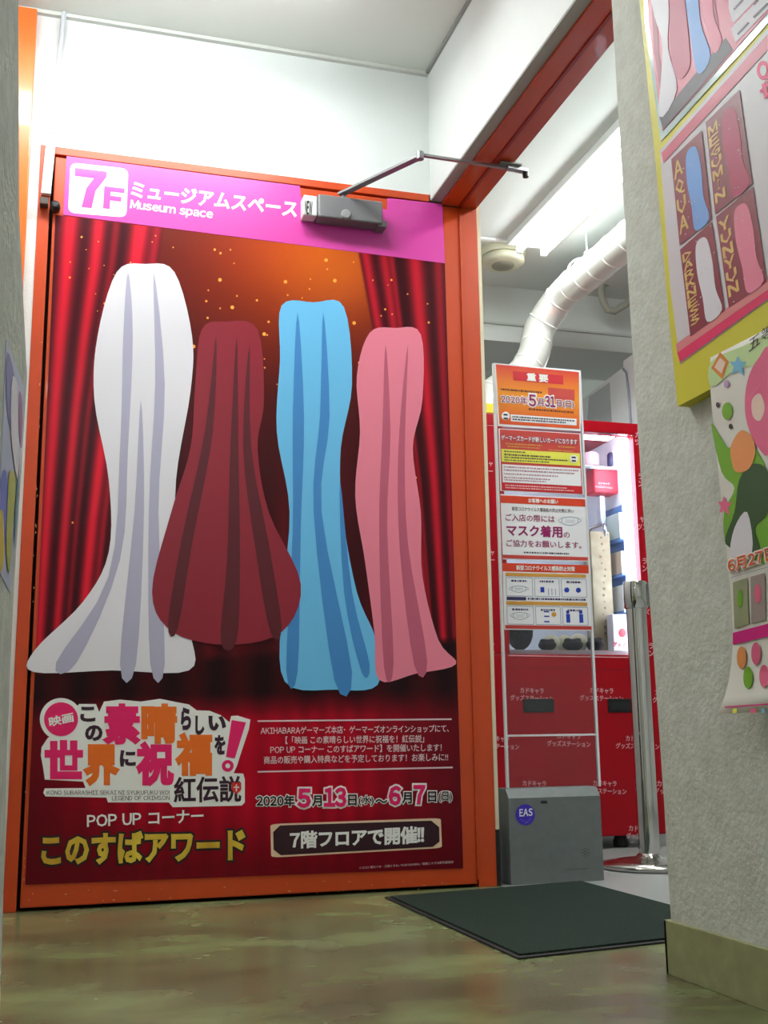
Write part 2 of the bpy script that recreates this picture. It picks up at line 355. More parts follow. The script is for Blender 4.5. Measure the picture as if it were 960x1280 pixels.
# ------------------------------------------------------------------ door poster
PP = Plane(1, -.0016, -1)
poster = thing('door_poster', (.75, 0, .06), 'huge glossy red curtain poster with pink floor header covering the open orange door', 'poster')
cTL, cTR, cBR, cBL = (79, 268.5), (556, 329), (579, 1085), (31.5, 1106)
def curtain_print():
    nx, ny = 300, 430
    u = np.linspace(0, 1, nx); v = np.linspace(0, 1, ny); Ug, Vg = np.meshgrid(u, v)
    tl, tr, br, bl = (np.array(p, float) for p in ((69.5, 268.5), cTR, cBR, cBL))
    bow = -7*np.sin(np.pi*v)
    X = (1-Vg)*((1-Ug)*tl[0]+Ug*tr[0])+Vg*((1-Ug)*bl[0]+Ug*br[0]); Y = (1-Vg)*((1-Ug)*tl[1]+Ug*tr[1])+Vg*((1-Ug)*bl[1]+Ug*br[1])
    def G(a, m, s): return np.exp(-((a-m)/s)**2)
    def lerp(y, ys, xs): return np.interp(y, ys, xs)
    dark = np.array([58, 6, 14.]); red = np.array([214, 24, 46.])
    C = np.zeros(X.shape+(3,)); C[:] = dark
    g = np.exp(-(((X-400)/190)**2+((Y-300)/150)**2)); g2 = np.exp(-(((X-420)/90)**2+((Y-330)/70)**2))
    C += g[..., None]*np.array([116, 50, 0.])+g2[..., None]*np.array([26, 34, 8.])
    st = .5+.5*np.sin(X*.16+Y*.004+1.5*np.sin(X*.05)); C += (st*np.clip((Y-480)/200, 0, 1))[..., None]*np.array([26, 0, 4.])
    # left curtain
    xl = lerp(Y, [270, 790], [66, 36]); xr = lerp(Y, [270, 330, 420, 520, 650, 800], [205, 196, 172, 152, 134, 118])
    s = (X-xl)/(xr-xl)
    fold = .95*G(s, .16, .085)+.9*G(s, .42, .07)+.5*G(s, .58, .04)+1.05*G(s, .80, .085)+.6*G(s, .96, .05)
    m = (np.clip((1.02-s)/.03, 0, 1))[..., None]
    cur = np.array([44, 2, 12.])+np.clip(fold, 0, 1)[..., None]*(red-np.array([44, 2, 12.])); C = C*(1-m)+cur*m
    # right curtain
    xl = lerp(Y, [300, 430, 600, 800], [446, 470, 500, 522]); xr = lerp(Y, [300, 1000], [560, 580]); s = (X-xl)/(xr-xl)
    fold = .8*G(s, .07, .06)+.75*G(s, .27, .06)+.55*G(s, .36, .03)+.9*G(s, .62, .09)+.6*G(s, .88, .06)
    m = (np.clip((s+.02)/.03, 0, 1))[..., None]; cur = np.array([50, 2, 10.])+np.clip(fold, 0, 1)[..., None]*(red*.95-np.array([50, 2, 10.])); C = C*(1-m)+cur*m
    # drop towards the stage, stage edge, lower red field
    fl = lerp(X, [32, 580], [842, 800]); m = np.clip((Y-fl+6)/10, 0, 1)[..., None]
    C = C*(1-m)+(np.array([30, 3, 8.])+(28*(.5+.5*np.sin(X*.11)))[..., None]*np.array([1, .0, .1]))*m
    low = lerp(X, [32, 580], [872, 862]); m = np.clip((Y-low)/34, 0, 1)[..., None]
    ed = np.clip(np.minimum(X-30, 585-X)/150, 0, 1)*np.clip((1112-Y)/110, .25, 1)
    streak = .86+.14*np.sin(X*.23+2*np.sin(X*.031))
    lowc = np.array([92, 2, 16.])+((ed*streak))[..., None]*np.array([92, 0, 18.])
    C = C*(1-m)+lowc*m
    C = np.clip(C, 0, 255)/255.; lin = np.where(C <= .04045, C/12.92, ((C+.055)/1.055)**2.4)
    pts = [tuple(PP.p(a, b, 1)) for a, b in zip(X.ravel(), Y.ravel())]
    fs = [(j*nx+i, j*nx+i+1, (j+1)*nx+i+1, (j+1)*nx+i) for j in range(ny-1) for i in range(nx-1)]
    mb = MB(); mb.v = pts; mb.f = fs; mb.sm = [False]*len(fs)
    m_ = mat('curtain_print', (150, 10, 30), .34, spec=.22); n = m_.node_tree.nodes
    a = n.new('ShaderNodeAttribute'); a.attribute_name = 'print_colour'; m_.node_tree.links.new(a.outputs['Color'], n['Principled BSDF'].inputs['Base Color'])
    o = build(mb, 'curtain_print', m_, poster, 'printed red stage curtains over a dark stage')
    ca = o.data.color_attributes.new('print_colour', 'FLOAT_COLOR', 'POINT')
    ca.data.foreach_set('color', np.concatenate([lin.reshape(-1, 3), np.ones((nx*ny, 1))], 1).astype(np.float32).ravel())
sheet(PP, [(80, 195), (553, 255), cBR, cBL], 0, .0012, 'poster_sheet', mat('poster_sheet', (120, 10, 30), .4), poster) if 0 else None
sheet(PP, [(69.5, 268.5), cTR, cBR, cBL], 0, .0012, 'poster_sheet', mat('poster_backing', (140, 16, 36), .4), poster)
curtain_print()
# sparkles
sp = MB(); rnd = random.Random(11)
for k in range(150):
    x = rnd.uniform(80, 545); y = rnd.uniform(275, 470) if k < 115 else rnd.uniform(400, 800)
    if y < 275+(x-79)*.127+5: continue
    if 190 < x < 470: r = rnd.choice([.9, 1.1, 1.5, 2.3])
    else: r = rnd.choice([.7, 1., 1.4])
    sp.poly([PP.p(a, b, 2) for a, b in circ(x, y, r, n=8)])
build(sp, 'sparkle_print', mat('sparkle_ink', (255, 160, 60), .4), poster, kind='stuff')
# plain hanging cloths, four colours, standing where the picture has its coloured areas
def drape(outline, folds, base, shade, label, layer, hl=None):
    a = mat('cloth_print', base, .4); b = mat('cloth_fold_print', shade, .4)
    o = shape(PP, smooth_poly(outline, 5), layer, 'printed_drape', a, poster, label)
    shapes(PP, [smooth_poly(f, 4) for f in folds], layer+1, 'drape_fold', b, o)
    return o
drape([(146, 340), (182, 330), (218, 340), (240, 420), (238, 490), (220, 600), (222, 700), (238, 790), (236, 838), (140, 838), (42, 840), (44, 812), (104, 752), (136, 690), (136, 600), (118, 500), (122, 420)],
      [[(160, 340), (166, 420), (160, 560), (150, 700), (96, 828), (70, 828), (136, 720), (150, 560), (154, 420)], [(192, 340), (206, 480), (198, 640), (206, 830), (188, 830), (186, 640), (194, 480)], [(176, 500), (180, 640), (170, 830), (150, 830), (168, 640)]],
      (226, 220, 226), (176, 170, 192), 'printed plain white cloth drape', 3)
drape([(352, 382), (392, 378), (430, 384), (440, 480), (426, 560), (428, 640), (446, 740), (470, 800), (472, 856), (420, 862), (356, 852), (352, 760), (362, 640), (346, 540), (350, 450)],
      [[(372, 390), (380, 520), (376, 660), (372, 840), (358, 838), (366, 660), (366, 520)], [(404, 390), (412, 520), (402, 640), (440, 840), (418, 850), (392, 640), (400, 520)], [(425, 600), (440, 740), (462, 830), (452, 840), (430, 740)]],
      (104, 182, 226), (60, 128, 190), 'printed plain sky blue cloth drape', 3)
drape([(462, 416), (494, 410), (526, 418), (528, 500), (516, 560), (526, 640), (528, 720), (548, 800), (570, 830), (520, 842), (474, 850), (468, 790), (456, 700), (444, 620), (450, 540), (446, 470)],
      [[(482, 430), (488, 540), (484, 660), (492, 830), (480, 834), (474, 660), (478, 540)], [(510, 430), (506, 560), (510, 680), (534, 826), (518, 832), (500, 690), (498, 560)]],
      (226, 122, 142), (182, 84, 108), 'printed plain pink cloth drape', 4)
drape([(252, 412), (282, 402), (322, 412), (330, 500), (322, 560), (336, 640), (376, 730), (352, 790), (284, 806), (216, 790), (190, 740), (214, 640), (238, 560), (244, 480)],
      [[(270, 420), (266, 540), (240, 680), (222, 786), (210, 780), (226, 680), (256, 540)], [(296, 420), (298, 560), (300, 700), (296, 800), (276, 802), (284, 700), (288, 560)], [(312, 430), (314, 560), (336, 680), (352, 784), (338, 790), (320, 690), (304, 560)]],
      (134, 20, 40), (84, 8, 24), 'printed plain crimson cloth drape', 5)
# pink header with its floor number
hd = sheet(PP, [(83.3, 195), (375, 232.5), (376, 246), (484, 262), (484.5, 247.5), (553, 255), (556, 329), (79, 268.5)], 1.2, .001, 'header_sheet', pink, poster, label='pink header strip notched around the door closer')
shape(PP, rrect([(88, 203), (160.5, 211), (158, 272), (85, 266)], .13), 2.6, 'number_panel', print_white, hd, 'white rounded panel')
text(PP, '7', (95, 255), (128, 259), (97, 213), 3.6, pink, hd, bold=.05)
text(PP, 'F', (131, 259), (152, 261.5), (132.5, 234.5), 3.6, pink, hd, bold=.05)
text(PP, 'ミュージアムスペース', (164, 245.5), (370, 271), (166, 227), 2.6, print_white, hd, bold=.035)
text(PP, 'Museum space', (162.5, 263), (265, 275.5), (164, 250), 2.6, print_white, hd, bold=.03)
# title block
bk = [(92, 888), (99, 880), (120, 880), (124, 890), (130, 877), (150, 874.5), (176, 877), (200, 873.5), (222, 878), (236, 880.5), (246, 888), (262, 888.5), (276, 894), (287, 903), (289, 895), (297, 894.5), (313, 899.5), (311, 912), (300, 945), (296, 958), (292, 966.5),
      (304, 967), (306, 974), (306, 1003), (302, 1007), (216, 1009), (211, 1003), (135, 1003), (133, 997), (57, 995.5), (54, 991), (56, 985.5), (107, 985), (104, 977), (56, 974.5), (54, 960), (51, 944), (52, 934), (60, 922), (70, 918)]
tb = shape(PP, bk, 2, 'title_backing', print_white, poster, 'white sticker-like backing of the title lettering')
shape(PP, circ(76.3, 899, 26.5, n=36), 2.05, 'badge_backing', print_white, tb)
shape(PP, circ(76.3, 899, 21.2, n=36), 3, 'round_badge', ink_pink, tb, 'pink round badge')
text(PP, '映画', (62.5, 908.5), (92, 902), (61, 897), 4, print_white, tb, bold=.03)
for ch, (x0, y0, x1, y1), m_, b_ in (('こ', (101.5, 884.5, 118, 901), ink_dark, .05), ('の', (107.5, 907.5, 127, 925), ink_dark, .05), ('素', (132.5, 882, 172.5, 928), ink_pink, .055), ('晴', (179, 882, 219, 927), ink_orange, .055),
        ('ら', (227, 886, 238, 911), ink_dark, .055), ('し', (245, 896, 254.5, 917), ink_dark, .06), ('い', (262, 896, 281, 912), ink_dark, .06), ('を', (269, 920, 281, 942), ink_dark, .05),
        ('世', (58.5, 928, 101, 971), ink_pink, .06), ('界', (107.5, 933, 146, 979), ink_orange, .055), ('に', (151, 939, 168.5, 957), ink_dark, .055), ('祝', (173, 930, 215, 979), ink_pink, .055), ('福', (222, 919, 263, 967), ink_orange, .055)):
    boxtext(PP, ch, x0, y0, x1, y1, 3, m_, tb, bold=b_, res=3)
shape(PP, [(289.5, 900), (307.5, 903), (293.5, 948), (282.5, 946)], 3, 'exclamation_bar', ink_pink, tb)
shape(PP, circ(284.7, 957.3, 7.4), 3, 'exclamation_dot', ink_pink, tb); shape(PP, circ(284.7, 957.3, 3), 4, 'dot_centre', print_white, tb)
text(PP, '紅伝説', (218, 1003), (301, 1001.5), (218, 972), 3, ink_dark, tb, bold=.025, res=3)
shape(PP, [(289.5, 978), (301.5, 978), (301.5, 987), (295.5, 993), (289.5, 987)], 4, 'red_shield', mat('shield_red', (214, 40, 40), .5), tb)
shapes(PP, [line_quad((295.5, 980.5), (295.5, 989), 1.6), line_quad((292, 984), (299, 984), 1.6)], 4.6, 'shield_cross', print_white, tb)
grey_ink = mat('grey_ink', (72, 50, 58), .5)
text(PP, 'KONO SUBARASHII SEKAI NI SYUKUFUKU WO!', (58.5, 993.5), (212, 993.5), (58.5, 988), 3, grey_ink, tb, bold=0)
text(PP, 'LEGEND OF CRIMSON', (140, 1000.5), (212, 1000), (140, 995), 3, grey_ink, tb, bold=0)
text(PP, 'POP UP コーナー', (109, 1034), (254, 1027.5), (109, 1018.5), 3, print_white, poster, bold=.02)
ot = text(PP, 'このすばアワード', (53, 1080.5), (305, 1073.5), (53, 1044), 2, ink_black, poster, name='lettering_outline', bold=.11)
text(PP, 'このすばアワード', (53, 1080.5), (305, 1073.5), (53, 1044), 4, gold, poster, bold=.045, label='gold lettering')
soft = mat('pale_rose_print', (226, 196, 200), .5)
shapes(PP, [line_quad((322, 901.4), (564.5, 899), 1.9), line_quad((322, 964.8), (566, 959.3), 1.9)], 2, 'rule_line', soft, poster)
for body, x0, x1, ya, yb, h in (('AKIHABARAゲーマーズ本店･ゲーマーズオンラインショップにて、', 326, 561, 918, 915, 9.2), ('【「映画 この素晴らしい世界に祝福を！紅伝説」', 357, 530, 930, 928, 9.4),
        ('POP UP コーナー このすばアワード】を開催いたします！', 338, 552, 942, 939, 9.4), ('商品の販売や購入特典などを予定しております！お楽しみに!!', 330, 560, 955, 951, 9.6)):
    text(PP, body, (x0, ya), (x1, yb), (x0, ya-h), 2, soft, poster, bold=.012)
for body, x0, y0, x1, y1, m_, b_ in (('2020年', 321, 994, 368, 1008, ink_black, .03), ('5', 373, 987, 387.5, 1008.5, ink_pink, .05), ('月', 390.5, 994.5, 402, 1007.5, ink_black, .03), ('13', 406, 985.5, 432, 1007.5, ink_pink, .05), ('日', 435.5, 993.5, 445.5, 1006.5, ink_black, .03),
        ('(水)', 448.5, 994.5, 467, 1007, ink_black, .02), ('～', 469.5, 999, 484, 1003.5, ink_black, .02), ('6', 487, 983.5, 500, 1005.5, ink_pink, .05), ('月', 503, 990.5, 514.5, 1004, ink_black, .03), ('7', 518, 982.5, 530.5, 1004, ink_pink, .05), ('日', 535.5, 989.5, 545, 1002, ink_black, .03), ('(日)', 548.5, 989.5, 565, 1002.5, ink_black, .02)):
    boxtext(PP, body, x0, y0, x1, y1, 2, print_white, poster, name='lettering_outline', bold=b_+.075); boxtext(PP, body, x0, y0, x1, y1, 4, m_, poster, bold=b_)
beige = mat('beige_print', (232, 196, 164), .5); plum = mat('plum_print', (46, 6, 22), .5)
def cham(q, r): return rrect(q, r, 1)
bx = shape(PP, rrect([(338, 1030), (551, 1022.5), (552.5, 1060), (339, 1072)], .06, 3), 2, 'ornate_box', beige, poster, 'beige framed dark panel')
shape(PP, [(350, 1031.8), (539, 1025.8), (549, 1034), (549.5, 1052), (541, 1058.5), (351, 1069), (342, 1062), (341.5, 1040)], 3, 'box_fill', plum, bx)
text(PP, '7階フロアで開催!!', (363, 1060.5), (529.5, 1053.5), (363, 1040), 4, print_white, bx, bold=.035)
text(PP, '©2019 暁なつめ・三嶋くろね/KADOKAWA/映画このすば製作委員会', (449, 1086.5), (567, 1079), (449, 1083.2), 2, soft, poster, bold=0, res=1)

# ------------------------------------------------------------------ door closer with its folded arm
cl = thing('door_closer', (1.02, 0, 1.95), 'grey overhead door closer with a folded arm above the door poster', 'door closer')
zc0, zc1 = 1.953, 2.028
build(MB().box(.915, 1.118, -.056, -.0035, zc0, zc1, .006, 3), 'body', closer_m, cl)
build(MB().box(.872, .914, -.050, -.0035, zc0+.004, zc1-.006, .004), 'end_cap', mat('label_white', (214, 214, 210), .5), cl, 'pale end cap with a small printed label')
e = MB(); CPl = Plane(1, -.0505, -1)
text_mb(e, CPl, 'NEW', (381, 267), (390, 268.5), (381.5, 251), 1, .03); build(e, 'label_lettering', ink_black, cl)
build(MB().lathe((1.0, -.056, 1.968), [(.0155, 0), (.0155, -.006), (.012, -.009)], 20, 1), 'adjuster_boss', mat('boss_grey', (150, 150, 150), .4, metal=.3), cl)
build(MB().box(1.104, 1.132, -.050, -.0035, zc0-.006, zc0+.016, .003), 'foot_bracket', closer_m, cl)
sp0 = np.array([1.0, -.03, 2.046]); el = at(525, 196, 2, 2.050); brk = at(657, 216, 2, 2.052)
build(MB().lathe((sp0[0], sp0[1], zc1), [(.010, 0), (.010, .022)], 16), 'spindle', alu, cl)
build(MB().rod(sp0+[-.01, 0, 0], el, .022, .007), 'arm', alu, cl, 'lower arm')
build(MB().rod(el+np.array([0, 0, .006]), brk+np.array([.0, 0, .006]), .011, .007), 'link_rod', alu, cl)
build(MB().lathe((el[0], el[1], el[2]-.008), [(.011, 0), (.011, .022)], 16), 'elbow_joint', alu, cl)
bp = at(640, 208, 2, 2.066); 
build(MB().box(bp[0]-.045, bp[0]+.022, bp[1]-.024, bp[1]+.016, 2.0605, 2.0665, .002), 'bracket_plate', mat('bracket_grey', (128, 130, 126), .5, metal=.3), cl)
build(MB().rod(np.array([bp[0]-.02, bp[1]-.006, 2.057]), brk+np.array([.004, 0, .005]), .02, .010), 'bracket_arm', alu, cl)
build(MB().lathe((brk[0], brk[1], brk[2]-.014), [(.009, 0), (.009, .022)], 14), 'bracket_pin', black, cl)

# ------------------------------------------------------------------ orange metal panel, conduit and door catch on the left
build(MB().box(-.34, .085, -.03, .0035, 0, ZC-.014, .003), 'metal_door_panel', mat('orange_gloss_metal', (226, 104, 36), .28, coat=.4), label='tall orange metal panel on the back wall left of the door frame', cat='panel')
ct = thing('surface_conduit', (.135, 0, 2.0), 'thin white surface conduit running down from the ceiling to the door catch', 'conduit')
pc = [at(66, 160, 1, -.012), at(80, 20, 1, -.012)]
build(MB().tube([(pc[0][0]-.004, -.012, pc[0][2]-.02), (pc[1][0], -.012, ZC-.001)], .0075, 14), 'pipe', mat('conduit_grey', (196, 198, 204), .35), ct, 'thin grey pipe')
q0 = at(58, 242, 1, -.012); 
build(MB().prism([(q0[0]-.0145, -.016, q0[2]), (q0[0]+.0115, -.016, q0[2]), (pc[0][0]+.012, -.016, pc[0][2]), (pc[0][0]-.014, -.016, pc[0][2])], (0, .0155, 0)), 'wide_channel', white_pl, ct, 'wider white channel cover')
s_ = at(59, 214, 1, -.0165); build(MB().lathe((s_[0], -.0165, s_[2]), [(.0035, 0), (.0035, -.0015)], 10, 1), 'screw', alu, ct)
kt = at(56, 252, 1, -.02)
kd = thing('door_catch', (kt[0], 0, kt[2]-.02), 'small black magnetic catch at the top left corner of the orange door', 'door catch')
build(MB().box(kt[0]-.014, kt[0]+.010, -.030, -.0005, kt[2]-.012, kt[2]+.010, .003), 'bracket', mat('catch_brown', (70, 58, 50), .5), kd)
k2 = at(69, 256, 1, -.03); build(MB().lathe((k2[0], -.001, k2[2]), [(.013, 0), (.015, -.012), (.013, -.030), (.006, -.033)], 18, 1), 'magnet', black, kd)

# ------------------------------------------------------------------ green mat
A, B, C_, D = np.array([1.08, -.112, 0]), np.array([1.084, -.998, 0]), np.array([1.70, -.905, 0]), np.array([1.70, -.022, 0])
mt = thing('door_mat', (1.38, -.55, 0), 'dark green ribbed door mat with a black rubber edge lying in the doorway', 'mat')
cen = (A+B+C_+D)/4
def ins(p, k=.014): d = p-cen; return cen+d*(1-k/np.linalg.norm(d)*1.4)
build(MB().prism([p+[0, 0, .0003] for p in (A, B, C_, D)], (0, 0, .0035)), 'rubber_edge', mat('black_rubber', (30, 27, 26), .7), mt)
build(MB().prism([ins(p)+[0, 0, .0038] for p in (A, B, C_, D)], (0, 0, .004)), 'pile', mat('green_mat_pile', (36, 60, 46), .95, bump=(420, 1., .01), noise=(260, (18, 34, 25), .12)), mt)

# ------------------------------------------------------------------ security gate with notices
gx0, gx1, gy0, gy1 = 1.492, 1.785, .003, .118; 
zt = at(640, 998, 1, gy0)[2]; ztt = zt+.026
gate = thing('security_gate', ((gx0+gx1)/2, .06, 0), 'shop security gate with grey metal base and tall clear panel beside the orange door', 'security gate')
pr = [(gx0, gy0, 0), (gx0, gy0, zt), (gx0, gy0+.022, ztt), (gx0, gy1-.022, ztt), (gx0, gy1, zt), (gx0, gy1, 0)]
gb = MB().prism(pr, (gx1-gx0, 0, 0))
base = build(gb, 'base_box', gate_grey, gate, 'grey painted metal base box')
GP = Plane(1, gy0, -1)
shape(GP, circ(656.5, 1018.5, 12.2, 13.2, 32), 1, 'round_sticker', mat('blue_violet_sticker', (58, 40, 176), .4), base, 'round blue violet sticker')
text(GP, 'EAS', (649.5, 1020.5), (665.5, 1019.5), (649.5, 1011.5), 2, paper, base, bold=.03)
shapes(GP, [line_quad((650, 1024), (661, 1029), .7), line_quad((664, 1023), (655, 1031), .7)], 2, 'sticker_marks', mat('sticker_marks', (120, 104, 190), .5), base)
shape(GP, [(676, 1001), (684, 1001), (684, 1004.5), (676, 1004.5)], 1, 'indicator_slot', black, base)
sg = [circ(732+5*math.cos(a)*k_/2, 1066+5.5*math.sin(a)*k_/2, .75, n=6) for k_ in (0, 1, 2) for a in [i*math.pi/(2+k_) for i in range(2*(2+k_))]]
shapes(GP, sg, 1, 'speaker_holes', black, base)
shape(GP, line_quad((708, 1087), (735, 1085.5), .8), 1, 'scratch', mat('scratch_grey', (84, 86, 86), .6), base)
glass = mat('clear_acrylic', (245, 248, 250), .03, trans=1., ior=1.2)
edge_m = mat('frosted_acrylic_edge', (228, 226, 228), .3)
GY = .060; AP = Plane(1, GY, -1)
pa = [at(x, y, 1, GY) for x, y in ((629, 800), (741, 800))]; px0, px1 = pa[0][0], pa[1][0]; ptop = at(672, 460, 1, GY)[2]
clear = bpy.data.materials.new('clear_panel'); clear.use_nodes = True; nn = clear.node_tree.nodes; nn.remove(nn['Principled BSDF'])
t_ = nn.new('ShaderNodeBsdfTransparent'); g_ = nn.new('ShaderNodeBsdfGlossy'); g_.inputs['Roughness'].default_value = .05; mx = nn.new('ShaderNodeMixShader'); fz = nn.new('ShaderNodeFresnel'); fz.inputs['IOR'].default_value = 1.4
t_.inputs['Color'].default_value = (.93, .94, .95, 1)
clear.node_tree.links.new(fz.outputs[0], mx.inputs[0]); clear.node_tree.links.new(t_.outputs[0], mx.inputs[1]); clear.node_tree.links.new(g_.outputs[0], mx.inputs[2]); clear.node_tree.links.new(mx.outputs[0], nn['Material Output'].inputs['Surface'])
build(MB().box(px0, px1, GY+.001, GY+.007, ztt-.001, ptop), 'clear_panel', clear, gate)
for xa, xb in ((px0-.004, px0+.004), (px1-.004, px1+.004)):
    build(MB().box(xa, xb, GY-.0008, GY+.0098, ztt-.002, ptop+.004, .001), 'panel_edge', edge_m, gate)
zb = at(690, 919, 1, GY)[2]; build(MB().box(px0+.004, px1-.004, GY-.0005, GY+.009, zb-.003, zb+.003, .001), 'cross_bar', edge_m, gate)
build(MB().box(px0+.0, px1-.0, GY-.0005, GY+.009, ptop-.002, ptop+.004, .001), 'cross_bar', edge_m, gate)
# notices
NP = Plane(1, GY-.0022, -1)
n_or = mat('notice_orange', (226, 98, 20), .45); n_or2 = mat('notice_deep_orange', (214, 62, 30), .45); n_red = mat('notice_red', (204, 28, 40), .45); n_brick = mat('notice_brick', (196, 66, 58), .45)
n_pur = mat('notice_purple', (146, 20, 92), .5); n_navy = mat('notice_navy', (60, 50, 96), .5); n_gold = mat('notice_gold', (206, 148, 62), .5); n_blue = mat('notice_blue', (30, 62, 168), .5); n_line = mat('notice_grey_line', (150, 158, 178), .5); n_yel = mat('notice_yellow', (232, 226, 84), .5)
def grad_mat():
    m = mat('notice_orange_gradient', (230, 110, 20), .45); n = m.node_tree.nodes; L = m.node_tree.links
    tc = n.new('ShaderNodeTexCoord'); sx = n.new('ShaderNodeSeparateXYZ'); r = n.new('ShaderNodeValToRGB'); e = r.color_ramp.elements
    L.new(tc.outputs['Generated'], sx.inputs[0]); L.new(sx.outputs['Z'], r.inputs['Fac'])
    e[0].position = 0; e[0].color = (*s2l((216, 74, 28)), 1); e[1].position = 1; e[1].color = (*s2l((212, 48, 34)), 1); k = e.new(.5); k.color = (*s2l((236, 146, 24)), 1)
    L.new(r.outputs['Color'], n['Principled BSDF'].inputs['Base Color']); return m
def notice(label, q, group='notices on the security gate'):
    Q_ = Quad(NP, *q); c = NP.p(*Q_(.5, 1)); r = thing('notice_sheet', (c[0], c[1], c[2]), label, 'notice', group)
    sheet(NP, Q_.rect(0, 0, 1, 1), 0, .0012, 'paper', paper, r); return r, Q_
r, q = notice('orange notice headed in white, topmost of the four on the clear gate panel', ((617.5, 453.5), (725.3, 463.8), (726, 539), (622.5, 532.5)))
q.box('orange_field', .02, .02, .985, .965, 1, grad_mat(), r)
q.box('title_band', .215, .10, .80, .25, 2, n_red, r); q.text('重 要', .38, .115, .62, .235, 3, print_white, r, bold=.04)
q.box('red_tag', .62, .32, .93, .50, 2, n_brick, r)
q.text('2020年', .06, .50, .37, .62, 2, print_white, r, name='lettering_outline', bold=.10); q.text('2020年', .06, .50, .37, .62, 4, n_pur, r, bold=.015)
q.text('5', .39, .46, .47, .64, 2, print_white, r, name='lettering_outline', bold=.12); q.text('5', .39, .46, .47, .64, 4, n_pur, r, bold=.03)
q.text('月', .49, .51, .56, .63, 2, print_white, r, name='lettering_outline', bold=.10); q.text('月', .49, .51, .56, .63, 4, n_pur, r, bold=.015)
q.text('31', .58, .46, .70, .63, 2, print_white, r, name='lettering_outline', bold=.12); q.text('31', .58, .46, .70, .63, 4, n_pur, r, bold=.03)
q.text('日(日)', .72, .51, .92, .63, 2, print_white, r, name='lettering_outline', bold=.10); q.text('日(日)', .72, .51, .92, .63, 4, n_pur, r, bold=.015)
q.dashes([(.06, .55, .395, .03), (.38, .92, .68, .03)], 2, mat('brown_ink', (110, 44, 18), .5), r)
q.box('white_strip', .16, .80, .95, .91, 2, paper, r); shape(NP, circ(*q(.10, .83), 5.2, n=20), 2.4, 'round_mark', paper, r)
shapes(NP, [q.rect(.075, .80, .125, .825), q.rect(.075, .86, .125, .885)], 3.2, 'round_mark_bars', ink_black, r)
q.dashes([(.18, .93, .825, .022), (.18, .82, .865, .022)], 3.2, grey_ink, r, seed=3)
r, q = notice('notice with red heading and yellow and white blocks, second from the top on the gate', ((623.2, 535.5), (725.8, 542), (730, 618.5), (625.5, 613.5)))
q.box('red_field', .015, .01, .985, .99, 1, n_brick, r)
q.text('ゲーマーズカードが新しいカードになります', .03, .10, .95, .185, 2, n_pur, r, name='lettering_outline', bold=.09); q.text('ゲーマーズカードが新しいカードになります', .03, .10, .95, .185, 4, print_white, r, bold=.02)
q.dashes([(.08, .52, .225, .02), (.72, .92, .225, .02), (.10, .5, .27, .018), (.6, .9, .29, .018)], 2, n_gold, r, seed=5)
q.box('yellow_block', .025, .325, .975, .53, 2, n_yel, r); q.dashes([(.06, .32, .35, .02), (.06, .62, .40, .025), (.06, .82, .445, .02), (.06, .60, .49, .018)], 3, grey_ink, r, seed=6)
shape(NP, circ(*q(.90, .42), 5.0, n=18), 3, 'round_mark', paper, r); shapes(NP, [q.rect(.875, .385, .925, .41), q.rect(.875, .44, .925, .465)], 4, 'round_mark_bars', ink_black, r)
q.box('white_block', .03, .57, .975, .86, 2, paper, r); q.dashes([(.05, .95, .60, .022), (.05, .9, .65, .022), (.05, .7, .71, .02), (.05, .6, .77, .02), (.05, .55, .81, .018)], 3, mat('rose_ink', (176, 120, 136), .5), r, seed=8)
q.box('red_band', .03, .865, .975, .975, 2, n_red, r); q.dashes([(.06, .8, .895, .02), (.06, .88, .935, .018)], 3, mat('pale_ink', (236, 190, 190), .5), r, seed=9)
r, q = notice('white notice with large purple lettering asking for masks, third from the top on the gate', ((625.5, 617.5), (731, 622.5), (735, 702), (628.6, 699)))
q.box('heading_band', .0, .02, 1, .135, 1, n_or2, r); q.text('お客様へのお願い', .33, .045, .68, .112, 2, print_white, r, bold=.03)
q.text('新型コロナウイルス感染拡大防止対策に伴い', .13, .185, .86, .245, 1, grey_ink, r, bold=.01)
q.text('ご入店の際には', .05, .30, .63, .405, 1, n_pur, r, bold=.015); q.text('マスク着用', .06, .465, .71, .635, 1, n_pur, r, bold=.03); q.text('の', .73, .55, .80, .635, 1, n_pur, r, bold=.01)
q.text('ご協力をお願いします。', .05, .695, .93, .80, 1, n_pur, r, bold=.015); q.dashes([(.25, .78, .875, .022)], 1, grey_ink, r, seed=12)
def mask_icon(Q_, u, v, w, h, r, layer=1):
    cx, cy = Q_(u, v); W_ = [(-.5, -.35), (-.25, -.42), (0, -.5), (.25, -.42), (.5, -.35), (.5, .25), (.25, .45), (0, .55), (-.25, .45), (-.5, .25)]
    P_ = [(cx+a*w, cy+b*h) for a, b in W_]; L_ = [line_quad(P_[i], P_[(i+1) % 10], .7) for i in range(10)]
    for sg_ in (-1, 1):
        e_ = [(cx+sg_*w*(.5+.22*math.sin(t*math.pi/4)), cy+h*(-.3+.52*t/4)) for t in range(5)]; L_ += [line_quad(e_[i], e_[i+1], .6) for i in range(4)]
    L_ += [line_quad((cx-w*.3, cy-h*.1), (cx+w*.3, cy-h*.1), .5), line_quad((cx-w*.3, cy+h*.15), (cx+w*.3, cy+h*.15), .5)]
    shapes(NP, L_, layer, 'mask_drawing', n_line, r)
mask_icon(q, .81, .37, 20, 10.5, r)
q.box('bottom_bar', .0, .93, 1, .985, 1, n_brick, r)
r, q = notice('notice with six small pictogram cells under an orange heading, lowest on the gate', ((628.2, 703.6), (735.4, 706.5), (739.6, 788.5), (630.6, 787)))
q.box('heading_band', .0, .0, 1, .125, 1, n_or2, r); q.text('新型コロナウイルス感染防止対策', .16, .03, .84, .1, 2, print_white, r, bold=.03)
